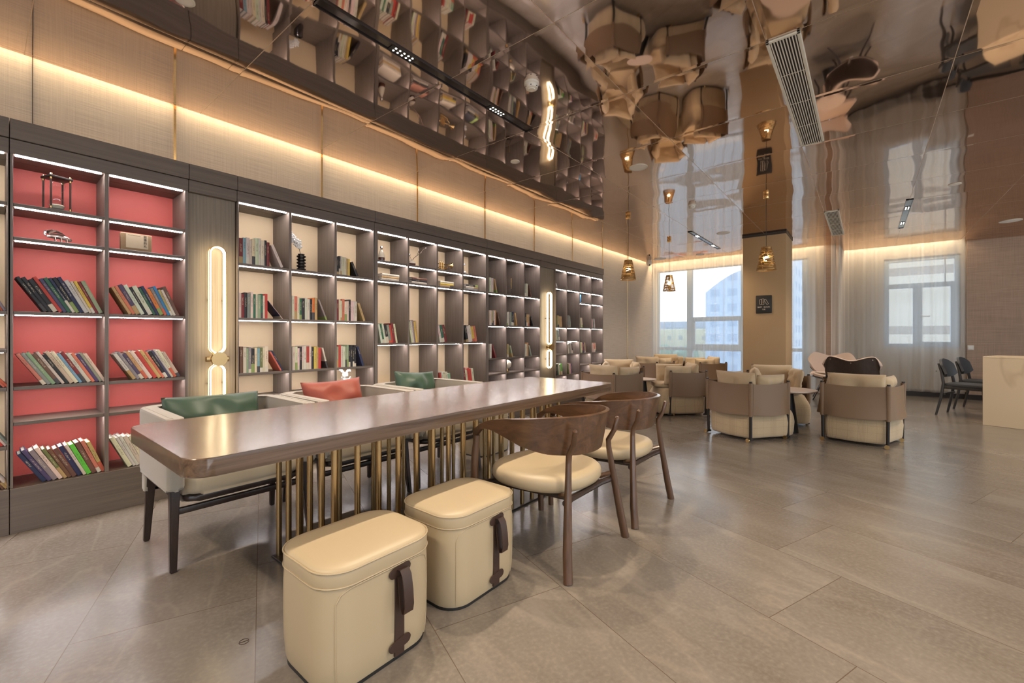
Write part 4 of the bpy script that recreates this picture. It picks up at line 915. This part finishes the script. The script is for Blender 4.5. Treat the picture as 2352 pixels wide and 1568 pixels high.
# ================================================================ long table
TX0, TX1, TY0, TY1 = -2.489, -1.626, .412, 3.35
t = root('communal_table', (0, 0, 0), 0, 'very long dark walnut table on rows of brass rods', 'table')
b = B(); b.prism(rrect(TX0, TX1, TY0, TY1, .075, 8), .688, .75, .003, 1); b.out('tabletop', 'table_wood', t, ang=28)
b = B(); bx0, bx1, by0, by1 = -2.375, -1.775, .955, 2.79
b.rbox(bx0, bx1, by0, by1, 0.0005, .012, .003, 1); b.out('base_plate', 'black_metal', t)
b = B(); b.rbox(bx0, bx1, by0, by1, .682, .6875, .001, 1); b.out('top_plate', 'black_metal', t)
pts = []; ny = 17; nx = 6
for i in range(ny):
    y = by0+.028+(by1-by0-.056)*i/(ny-1)
    pts += [(bx0+.024, y), (bx1-.024, y)]
for i in range(1, nx-1):
    x = bx0+.024+(bx1-bx0-.048)*i/(nx-1); pts += [(x, by0+.028), (x, by1-.028)]
for x, y in pts: b = B(); b.cyl((x, y, .012), (x, y, .682), .0135, n=18); b.out('rod', 'brass', t)

# ================================================================ ottomans
def ottoman(loc, label):
    t = root('ottoman', loc, 0, label, 'ottoman', 'cream leather ottomans at the long table')
    hx, hy, rr = .187, .225, .105
    def ring(z, k): return [(p[0]*k, p[1]*k, z) for p in rrect(-hx, hx, -hy, hy, rr, 8)]
    lv = [(.012, .945), (.03, .97), (.10, .992), (.2, 1.0), (.29, .997), (.342, .988)]
    b = B(); V = [[b.b.verts.new(p) for p in ring(z, k)] for z, k in lv]; n = len(V[0])
    for A, C in zip(V, V[1:]):
        for i in range(n): b.b.faces.new((A[i], A[(i+1) % n], C[(i+1) % n], C[i]))
    b.b.faces.new(V[0][::-1]); b.out('body', 'cream', t, ang=60)
    lid = [(.342, .992), (.348, .999), (.37, 1.0), (.388, .995), (.396, .975), (.401, .93), (.405, .80), (.408, .5), (.409, .0)]
    b = B(); V = [[b.b.verts.new(p) for p in ring(z, k)] for z, k in lid[:-1]]
    for A, C in zip(V, V[1:]):
        for i in range(n): b.b.faces.new((A[i], A[(i+1) % n], C[(i+1) % n], C[i]))
    b.b.faces.new(V[-1]); b.out('lid', 'cream', t, ang=60)
    b = B(); b.tube([(p[0]*1.003, p[1]*1.003, .391) for p in rrect(-hx, hx, -hy, hy, rr, 8)], .0028, 6, True); b.tube([(p[0]*1.002, p[1]*1.002, .343) for p in rrect(-hx, hx, -hy, hy, rr, 8)], .0028, 6, True)
    b.out('piping', 'cream', t)
    for s in (1, -1):                                                  # side seam running down the rounded corners
        b = B(); P = []
        yy = -hy+.035
        for sgn in (-1, 1):
            cp = lambda an, z, k: (s*(hx-rr+rr*math.cos(R(an)))*k, sgn*(hy-rr+rr*math.sin(R(an)))*k, z); col = [cp(36, .02, .962), cp(36, .05, .981), cp(36, .10, .994), cp(36, .2, 1.002), cp(36, .29, .999), cp(28, .318, .996), cp(12, .333, .993)]
            P.append(col)
        path = P[0]+[(s*(hx+.001), -hy+.11, .337), (s*(hx+.001), hy-.11, .337)]+P[1][::-1]
        b.tube(path, .0022, 6); b.out('side_seam', 'cream', t)
    b = B(); b.prism([(p[0]*.95, p[1]*.95) for p in rrect(-hx, hx, -hy, hy, rr, 8)], .0005, .012); b.out('base', 'black', t)
    yo = .045                                                         # strap on the +x face
    b = B(); b.rbox(hx-.006, hx+.003, yo-.02, yo+.02, .02, .325, .001, 1); b.out('strap', 'strap', t)
    for zc, nm in ((.318, 'top_patch'), (.062, 'bottom_patch')):
        b = B(); b.prism([(p[0], p[1]) for p in rrect(-.045, .045, -.017, .017, .0165, 6)], 0, .004, .001, 1)
        bmesh.ops.transform(b.b, matrix=Matrix.Translation((hx+.003, yo, zc)) @ Matrix.Rotation(R(8), 4, 'X') @ Matrix.Rotation(PI/2, 4, 'Y') @ Matrix.Rotation(PI/2, 4, 'Z'), verts=b.b.verts); b.out(nm, 'strap', t)
    b = B(); L = [(hx+.008, .325), (hx+.022, .328), (hx+.036, .31), (hx+.046, .26), (hx+.05, .21), (hx+.045, .185), (hx+.034, .18), (hx+.026, .195), (hx+.02, .24), (hx+.012, .30)]
    m_ = len(L); V = [[b.b.verts.new((x, yo+.004+dy, z)) for dy in (-.019, .019)] for x, z in L]
    W = [[b.b.verts.new((x+.0028*(1 if i < 6 else -1), yo+.004+dy, z)) for dy in (-.019, .019)] for i, (x, z) in enumerate(L)]
    for i in range(m_-1):
        b.b.faces.new((V[i][0], V[i][1], V[i+1][1], V[i+1][0])); b.b.faces.new((W[i][0], W[i+1][0], W[i+1][1], W[i][1]))
        for q in (0, 1): b.b.faces.new((V[i][q], V[i+1][q], W[i+1][q], W[i][q]))
    b.out('pull_loop', 'strap', t)
    return t
o1 = ottoman((-1.462, .893, 0), 'nearest cream leather ottoman with a dark strap, cut by the bottom edge')
dup(o1, (-1.478, 1.428, 0), 0, 'second cream leather ottoman, between the nearest one and the walnut chairs')
dup(o1, (-2.945, 3.17, 0), PI, 'cream ottoman on the bookcase side of the long table, seen between the brass rods')

# ================================================================ walnut chairs
def walnut_chair(loc, label):
    t = root('dining_chair', loc, PI/2, label, 'chair', 'curved walnut chairs at the long table')
    for s in (-1, 1):
        b = B(); b.tube([(s*.306, -.292, 0), (s*.285, -.275, .12), (s*.24, -.25, .36), (s*.212, -.236, .52), (s*.208, -.236, .56), (s*.218, -.268, .62), (s*.226, -.282, .685), (s*.226, -.284, .693)], [.0225, .022, .018, .015, .015, .0135, .0125, .006], 14); b.out('leg', 'walnut_v', t)
        b = B(); b.tube([(s*.315, .30, 0), (s*.312, .305, .25), (s*.305, .30, .50), (s*.300, .292, .60)], [.017, .021, .021, .017], 14); b.out('leg', 'walnut_v', t)
    b = B(); b.tube([(-.24, -.235, .335), (-.15, -.215, .33), (.15, -.215, .33), (.24, -.235, .335)], .016, 10); b.tube([(-.305, .29, .335), (-.2, .26, .33), (.2, .26, .33), (.305, .29, .335)], .017, 10); b.tube([(-.2, .26, .33), (-.15, -.215, .33)], .016, 8); b.tube([(.2, .26, .33), (.15, -.215, .33)], .016, 8); b.out('seat_frame', 'espresso', t)
    for s in (-1, 1):
        b = B(); b.tube([(s*.235, -.24, .37), (s*.18, -.17, .345)], [.012, .014], 8); b.out('bracket', 'walnut_v', t)
    def top(y): 
        for a, c in (((-.4, .748), (-.15, .738)), ((-.15, .738), (.08, .715)), ((.08, .715), (.18, .698)), ((.18, .698), (.25, .672)), ((.25, .672), (.33, .620))):
            if y <= c[0]: k = max(0, (y-a[0])/(c[0]-a[0])); return a[1]+(c[1]-a[1])*k
        return .618
    def bot(y):
        T = ((-.4, .545), (-.28, .545), (-.15, .557), (-.02, .588), (.08, .622), (.17, .645), (.24, .646), (.27, .63), (.295, .59), (.33, .56))
        for a, c in zip(T, T[1:]):
            if y <= c[0]: k = max(0, (y-a[0])/(c[0]-a[0])); return a[1]+(c[1]-a[1])*k
        return .56
    def pl(u, k=1.0):
        v = -1+2*u; a = abs(v); s = 1 if v >= 0 else -1
        if a < .68: th = a/.68*PI/2; x, y = .322*math.sin(th), .02-.33*math.cos(th)
        else: q = (a-.68)/.32; x, y = .322-.019*q*q, .02+.295*q
        return s*x, y
    def sh(u, v):
        x, y = pl(u); zt, zb = top(y), bot(y); z = zt+(zb-zt)*v; f = max(0, (.08-y)/.4)*.045*v
        L = math.hypot(x, y-.1) or 1
        return (x*(1-f/L), y-(y-.1)*f/L, z)
    b = B(); b.slab(sh, 61, 7, .019); bmesh.ops.bevel(b.b, geom=[e for e in b.b.edges if e.is_manifold and e.calc_face_angle(0) > 1.0], offset=.005, segments=2, affect='EDGES')
    b.out('backrest', 'walnut', t, ang=50)
    pad = [(math.copysign(abs(math.cos(a))**.82, math.cos(a))*.287, .035+math.copysign(abs(math.sin(a))**.80, math.sin(a))*.285) for a in [2*PI*i/40 for i in range(40)]]
    pad = [(x*(1+.10*(y-.0)), y) for x, y in pad]
    b = B(); lv = [(.352, .86), (.360, .95), (.378, .995), (.398, 1.0), (.418, .985), (.430, .94), (.438, .82), (.441, .55), (.441, .2)]
    V = [[b.b.verts.new((x*k, .03+(y-.03)*k, z)) for x, y in pad] for z, k in lv]; n = 40
    for A, C in zip(V, V[1:]):
        for i in range(n): b.b.faces.new((A[i], A[(i+1) % n], C[(i+1) % n], C[i]))
    b.b.faces.new(V[0][::-1]); b.b.faces.new(V[-1]); b.out('seat', 'cream', t, ang=70)
    return t
c1 = walnut_chair((-1.355, 2.02, 0), 'nearest walnut chair with curved wooden back and cream seat, beside the second ottoman')
dup(c1, (-1.355, 2.765, 0), PI/2, 'farther walnut chair with curved wooden back, just behind the nearest walnut chair')

# ================================================================ cloth armchairs at the bookcase side
def armchair(loc, label):
    t = root('armchair', loc, -PI/2, label, 'armchair', 'oatmeal cloth armchairs along the long table')
    for sx in (-1, 1):
        for y0, y1 in ((.285, .24), (-.235, -.20)):
            b = B(); k = sx*.33; f = sx*.315
            V = [[b.b.verts.new((x+dx, y+dy, z)) for dx, dy in ((-w_, -w_), (w_, -w_), (w_, w_), (-w_, w_))] for x, y, z, w_ in ((k, y0, 0, .014), (f, y1, .385, .021))]
            for i in range(4): b.b.faces.new((V[0][i], V[0][(i+1) % 4], V[1][(i+1) % 4], V[1][i]))
            b.b.faces.new(V[0][::-1]); b.b.faces.new(V[1]); bmesh.ops.bevel(b.b, geom=b.b.edges[:], offset=.005, segments=2, affect='EDGES'); b.out('leg', 'espresso', t)
    b = B(); b.rbox(-.31, .31, .235, .262, .262, .292, .004, 2); b.rbox(-.335, -.30, -.21, .25, .355, .388, .004, 2); b.rbox(.30, .335, -.21, .25, .355, .388, .004, 2); b.rbox(-.31, .31, -.22, -.195, .33, .36, .004, 2); b.out('frame_rail', 'espresso', t)
    b = B(); b.prism(rrect(-.285, .285, -.24, .30, .06), .318, .350, .012, 2); b.out('seat_tray', 'espresso', t)
    b = B(); b.prism(rrect(-.283, .283, -.255, .315, .07, 8), .350, .455, .038, 4); b.out('seat_cushion', 'oat_seat', t)
    # tub: U-shaped wall
    out_ = rpoly([(-.36, .325, .03), (-.36, -.325, .11), (.36, -.325, .11), (.36, .325, .03), (.288, .325, .03), (.288, -.262, .05), (-.288, -.262, .05), (-.288, .325, .03)], 7)
    b = B(); b.prism(out_, .395, .742, .018, 3); b.out('tub', 'oat', t, ang=38)
    b = B(); b.prism(rpoly([(-.345, -.19, .01), (-.352, -.318, .09), (.352, -.318, .09), (.345, -.19, .01), (.30, -.20, .01), (.30, -.262, .04), (-.30, -.262, .04), (-.30, -.20, .01)], 6), .285, .394, .008, 2); b.out('back_skirt', 'oat', t, ang=50)
    b = B(); b.tube([(x, y, .7425) for x, y in rpoly([(-.338, .30, .02), (-.338, -.303, .09), (.338, -.303, .09), (.338, .30, .02)], 7)][3:-3], .0014, 6); b.out('top_seam', 'oat', t)
    return t
M['oat_seat'] = simple('seat_cloth', (.46, .37, .255), .85, 0, .2, bump=(400, .3, .0008), sheen=.2)
a1 = armchair((-2.875, .925, 0), 'nearest oatmeal armchair, long green cushion inside, at the table\'s left end')
dup(a1, (-2.875, 1.665, 0), -PI/2, 'middle oatmeal armchair, holding the coral cushion')
dup(a1, (-2.875, 2.405, 0), -PI/2, 'farthest oatmeal armchair, holding the small green cushion')
def pillow(loc, w_, h_, m, label, lean, rz=-PI/2, roll=0, seed=0, ear=.07):
    b = B(); b.cushion(w_, h_, .14, n=26, ear=ear, seed=seed, wr=.011); o = b.out('cushion', m, smooth=True, ang=180)
    o.matrix_world = Matrix.Translation(loc) @ Matrix.Rotation(rz, 4, 'Z') @ Matrix.Rotation(lean, 4, 'X') @ Matrix.Rotation(roll, 4, 'Y')
    return tag(o, label, 'cushion', 'coloured cushions in the armchairs')
pillow((-3.012, .895, .625), .50, .34, 'green', 'long dark green cushion in the nearest armchair', R(16), roll=R(-1), seed=1, ear=.03)
pillow((-3.012, 1.655, .635), .46, .38, 'coral', 'coral red cushion in the middle armchair', R(16), roll=R(1), seed=4)
pillow((-3.012, 2.395, .655), .42, .37, 'green', 'dark green cushion in the farthest armchair', R(16), roll=R(-4), seed=8)

# ================================================================ lounge chairs
def lounge(loc, heading, label):
    t = root('lounge_chair', loc, -heading, label, 'lounge chair', 'leather-backed lounge chairs')
    RP, FP = (.27, 0), (.335, .50)
    P = rpoly([(-.25, -.005, .05), (-.02, -.045, .35), (.02, -.045, .35), (.25, -.005, .05), (.352, .50, .15), (.352, .655, .12), (0, .69, .8), (-.352, .655, .12), (-.352, .50, .15)], 5)
    b = B(); lv = [(.030, .94), (.040, .975), (.07, .995), (.18, 1.015), (.24, .998), (.285, .965), (.33, .90), (.375, .84), (.39, .78)]
    V = [[b.b.verts.new((x*k, .3+(y-.3)*k, z)) for x, y in P] for z, k in lv]; n = len(P)
    for A, C in zip(V, V[1:]):
        for i in range(n): b.b.faces.new((A[i], A[(i+1) % n], C[(i+1) % n], C[i]))
    b.b.faces.new(V[0][::-1]); b.b.faces.new(V[-1]); b.out('upholstered_base', 'plaid', t, ang=60)
    b = B(); b.prism(rrect(-.235, .235, .10, .67, .09), .396, .452, .025, 3); b.out('seat_cushion', 'boucle', t)
    def side(p, q, nm, bul):
        p, q = Vector(p), Vector(q); d = (q-p).normalized(); nn = Vector((-d.y, d.x)); L = (q-p).length
        def fn(u, v):
            c = p+(q-p)*u+nn*(bul*math.sin(PI*u)*(.5+.5*v)+.036*v**1.5*min(1, 1.8*math.sin(PI*u))+.004); return (c.x, c.y, .622-.012*math.sin(PI*u)-(.33+.0*u)*v)
        b = B(); b.slab(fn, 13, 6, .006); return b.out(nm, 'tan_leather', t, ang=60)
    o = .016
    side((FP[0]+.014, FP[1]), (RP[0]+.014, RP[1]), 'side_leather', .012) ; side((-RP[0]-.014, RP[1]), (-FP[0]-.014, FP[1]), 'side_leather', .012)
    side((RP[0], RP[1]-.02), (-RP[0], RP[1]-.02), 'back_leather', .05)
    for x, y in ((RP[0], RP[1]-.012), (-RP[0], RP[1]-.012), (FP[0]+.006, FP[1]), (-FP[0]-.006, FP[1])):
        s = 1 if x > 0 else -1
        b = B(); b.cyl((x*1.0, y, .028), (x*1.03, y-.01, .648), .0155, n=14); p = b.out('post', 'black_metal', t)
        b = B(); b.cyl((x*1.014, y-.004, .275), (x*1.029, y-.0095, .632), .0225, n=14); b.out('leather_sleeve', 'tan_leather', p)
        b = B(); b.cyl((x*1.0, y+.03, .022), (x*1.0, y-.045, .022), .012, n=12); b.out('foot_bar', 'black_metal', t)
        b = B(); b.cyl((x*1.0, y-.045, .0225), (x*1.0, y-.056, .0225), .0215, n=20); b.out('brass_foot', 'gold', t)
    b = B(); b.cushion(.50, .34, .15, Matrix.Translation((0, .115, .57)) @ Matrix.Rotation(R(10), 4, 'X'), ear=.03, seed=2, wr=.012); b.out('back_cushion', 'boucle', t, ang=180)
    for s in (-1, 1):
        b = B(); b.cushion(.40, .29, .12, Matrix.Translation((s*.225, .36, .565)) @ Matrix.Rotation(s*R(97)*-1, 4, 'Z') @ Matrix.Rotation(R(-8), 4, 'X'), ear=.03, seed=5+s, wr=.012); b.out('arm_cushion', 'boucle', t, ang=180)
    return t
L0 = lounge((-1.20, 5.36, 0), R(25.7), 'big lounge chair turned away, left of the round table, corner post facing the viewer')
for x, y, hd, l in ((-.10, 5.85, 7, 'lounge chair at right seen squarely from behind, before the dark-backed wing chair'),
                    (-1.94, 6.774, 236, 'lounge chair in side view, open seat to the left, behind the walnut chairs'),
                    (-1.06, 7.10, 162, 'lounge chair facing the viewer in front of the column'),
                    (-2.86, 5.40, 12, 'lounge chair turned away, just past the far end of the long table'),
                    (-3.38, 7.10, 148, 'lounge chair facing the viewer beside the bookcase end'),
                    (-3.34, 8.17, 8, 'distant lounge chair turned away, below the left pendant'),
                    (-3.48, 9.66, 150, 'most distant lounge chair, facing the viewer against the sheer curtain'),
                    (-2.234, 9.097, 232, 'distant lounge chair in side view, left of the column')):
    dup(L0, (x, y, 0), -R(hd), l)
# round side tables
def side_table(x, y, r, h, label):
    t = root('side_table', (x, y, 0), 0, label, 'side table', 'round side tables between the lounge chairs')
    b = B(); b.lathe([(0, h-.022), (r-.03, h-.022), (r-.004, h-.010), (r, h-.005), (r-.002, h), (0, h)], 48); b.out('tabletop', 'stone_top', t)
    b = B(); b.lathe([(0, .0005), (.105, .0005), (.10, .02), (.05, h-.05), (.055, h-.0225), (0, h-.0225)], 28); b.out('pedestal', 'black', t)
side_table(-.72, 6.10, .29, .505, 'round stone-topped side table with black cone pedestal, before the column')
side_table(-2.60, 6.30, .20, .50, 'round side table half hidden behind the lounge chair past the table end')
side_table(-.49, 9.14, .20, .52, 'small pale round side table between the two wing chairs')

# wing chairs
def wing_chair(loc, heading, label):
    t = root('wing_chair', loc, -heading, label, 'wing chair', 'heart-backed wing chairs')
    def prof(u):                                                     # half width and top along u -1..1
        a = abs(u); z = .765+.062*(1-math.cos(PI*min(1, a/.76)))/2
        return z-.13*(max(0, a-.76)/.24)**2.4
    def bk(off):
        def fn(u, v):
            a = math.sin((-1+2*u)*PI/2); zt = prof(a); zb = .43+.13*abs(a)**4
            z = zb+(zt-zb)*v; wd = .335*(1-.06*(1-v)**1.5)
            x = a*wd; return (x, -.03-.10*v+.09*a*a+off, z)
        return fn
    b = B(); b.slab(bk(-.03), 35, 11, .012); b.out('back_shell', 'espresso', t, ang=60)
    b = B(); b.slab(bk(-.017), 35, 11, -.03); bmesh.ops.bevel(b.b, geom=[e for e in b.b.edges if e.is_manifold and e.calc_face_angle(0) > 1.0], offset=.009, segments=2, affect='EDGES'); b.out('back_pad', 'pink_cloth', t, ang=60)
    for a, z in ((-.25, .785), (.25, .785), (0, .735)):
        b = B(); y = -.03-.10*.9+.09*(math.asin(min(1,abs(a)/.335))*2/PI)**2*0+.09*(a/.335)**2-.05; b.cyl((a, y+.012, z), (a, y, z), .007, n=12); b.out('button', 'chrome', t)
    def st(off):
        def fn(u, v):
            a = -1+2*u; wd = .33-.05*(v-.5)**2*4; x = a*wd; y = .0+.50*v; return (x, y, .365+.09*abs(a)**3*(1-.5*v)+.02*v-.02*math.sin(PI*v)+off)
        return fn
    b = B(); b.slab(st(0), 21, 11, .012); b.out('seat_shell', 'espresso', t, ang=60)
    b = B(); b.slab(st(.014), 21, 11, .035); bmesh.ops.bevel(b.b, geom=[e for e in b.b.edges if e.is_manifold and e.calc_face_angle(0) > 1.0], offset=.009, segments=2, affect='EDGES'); b.out('seat_pad', 'pink_cloth', t, ang=60)
    b = B(); b.rbox(-.05, .05, -.06, .16, .35, .37, .006, 2); b.tube([(0, .02, .36), (0, -.06, .40), (0, -.10, .50)], .018, 8); b.out('spine_bracket', 'chrome', t)
    for sx in (-1, 1):
        for y0, y1 in ((.14, -.04), (.34, .47)):
            b = B(); b.tube([(sx*.12, y0, .352), (sx*.275, y1, 0)], [.018, .012], 10); b.out('leg', 'espresso', t)
    return t
K0 = wing_chair((-.175, 8.36, 0), R(2), 'wing chair turned away, dark wooden heart-shaped back with three studs')
dup(K0, (-.50, 9.92, 0), -R(176), 'wing chair facing the viewer, pale cloth heart-shaped back, against the curtain')

# charcoal dining chairs and the counter
def grey_chair(loc, heading, label):
    t = root('dining_chair', loc, -heading, label, 'chair', 'charcoal chairs behind the marble counter')
    for s in (-1, 1):
        b = B(); b.tube([(s*.225, -.05, 0), (s*.215, .0, .25), (s*.205, .025, .46), (s*.19, .0, .62), (s*.185, -.035, .74)], [.013, .017, .019, .017, .012], 10); b.out('leg', 'grey_wood', t)
        b = B(); b.tube([(s*.215, .46, 0), (s*.20, .42, .42)], [.013, .019], 10); b.out('leg', 'grey_wood', t)
        b = B(); b.rbox(s*.205-.012, s*.205+.012, .03, .42, .385, .425, .005, 2); b.out('side_rail', 'grey_wood', t)
    b = B(); b.rbox(-.20, .20, .015, .04, .30, .325, .005, 2); b.out('rear_rail', 'grey_wood', t); b = B(); b.rbox(-.19, .19, .40, .425, .385, .425, .005, 2); b.out('front_rail', 'grey_wood', t)
    b = B(); b.prism(rpoly([(-.215, .03, .05), (.215, .03, .05), (.235, .48, .08), (-.235, .48, .08)], 6), .427, .462, .014, 3); b.out('seat', 'grey_pad', t)
    def fn(u, v):
        a = -1+2*u; h = .13*(1-.5*abs(a)**3); c = .655+.02*(1-abs(a)); return (a*.222, -.035+.055*a*a-.05*(v-.5), c-h+2*h*v)
    b = B(); b.slab(fn, 19, 9, -.028); bmesh.ops.bevel(b.b, geom=[e for e in b.b.edges if e.is_manifold and e.calc_face_angle(0) > 1.0], offset=.009, segments=2, affect='EDGES'); b.out('backrest', 'grey_pad', t, ang=60)
    for s in (-1, 1): b = B(); b.cyl((s*.188, -.05, .63), (s*.188, -.062, .63), .007, n=10); b.out('screw', 'chrome', t)
    return t
hd = math.atan2(.934, -.358)
G0 = grey_chair((.905, 8.93, 0), hd, 'charcoal wooden chair nearer the viewer, left of the marble counter')
dup(G0, (1.18, 9.80, 0), -hd, 'charcoal wooden chair farther back, against the sheer curtain')
t = root('counter', (1.157, 8.147, 0), math.atan2(-.358, .934), 'cream marble block counter with brown veins at the right edge', 'counter')
b = B(); b.rbox(0, 1.6, 0, .03, 0.0005, .857, .002, 1); b.rbox(0, .03, .03, .60, 0.0005, .857, .002, 1); b.rbox(1.57, 1.6, .03, .60, 0.0005, .857, .002, 1); b.out('body', 'marble', t)
b = B(); b.rbox(0, 1.6, 0, .60, .8575, .877, .002, 1); b.out('worktop', 'marble', t)
t = root('dining_table', (1.95, 9.1, 0), math.atan2(-.358, .934), 'table behind the marble counter, hidden from the viewer', 'table')
b = B(); b.rbox(-.30, .5, -.05, 1.1, .70, .73, .004, 2); b.out('tabletop', 'grey_wood', t)
for x in (-.25, .45):
    for y in (0, 1.05): b = B(); b.cyl((x, y, 0), (x, y, .70), .02, n=10); b.out('leg', 'grey_wood', t)
t = root('wall_socket', (1.415, 11.218, .93), 0, 'small pale wall socket beside the sheer curtain\'s right edge', 'wall socket')
b = B(); b.rbox(-.01, .07, -.008, 0, -.04, .04, .003, 2); b.out('plate', 'white_plastic', t)
b = B(); b.rbox(.01, .05, -.0095, -.008, -.02, .02, .0005, 1); b.out('insert', 'off_white', t)
# brass stud marker in the floor
t = root('floor_marker', (-1.80, .628, .0005), .5, 'small round metal marker set in the floor at the lower left', 'floor marker')
b = B(); b.tube([(.016*math.cos(a), .016*math.sin(a), .0) for a in [2*PI*i/24 for i in range(24)]], .0012, 5, True); b.out('ring', 'strap', t)
b = B(); b.tube([(-.011, -.011, 0), (.011, .011, 0)], .0012, 5); b.out('bar', 'strap', t)
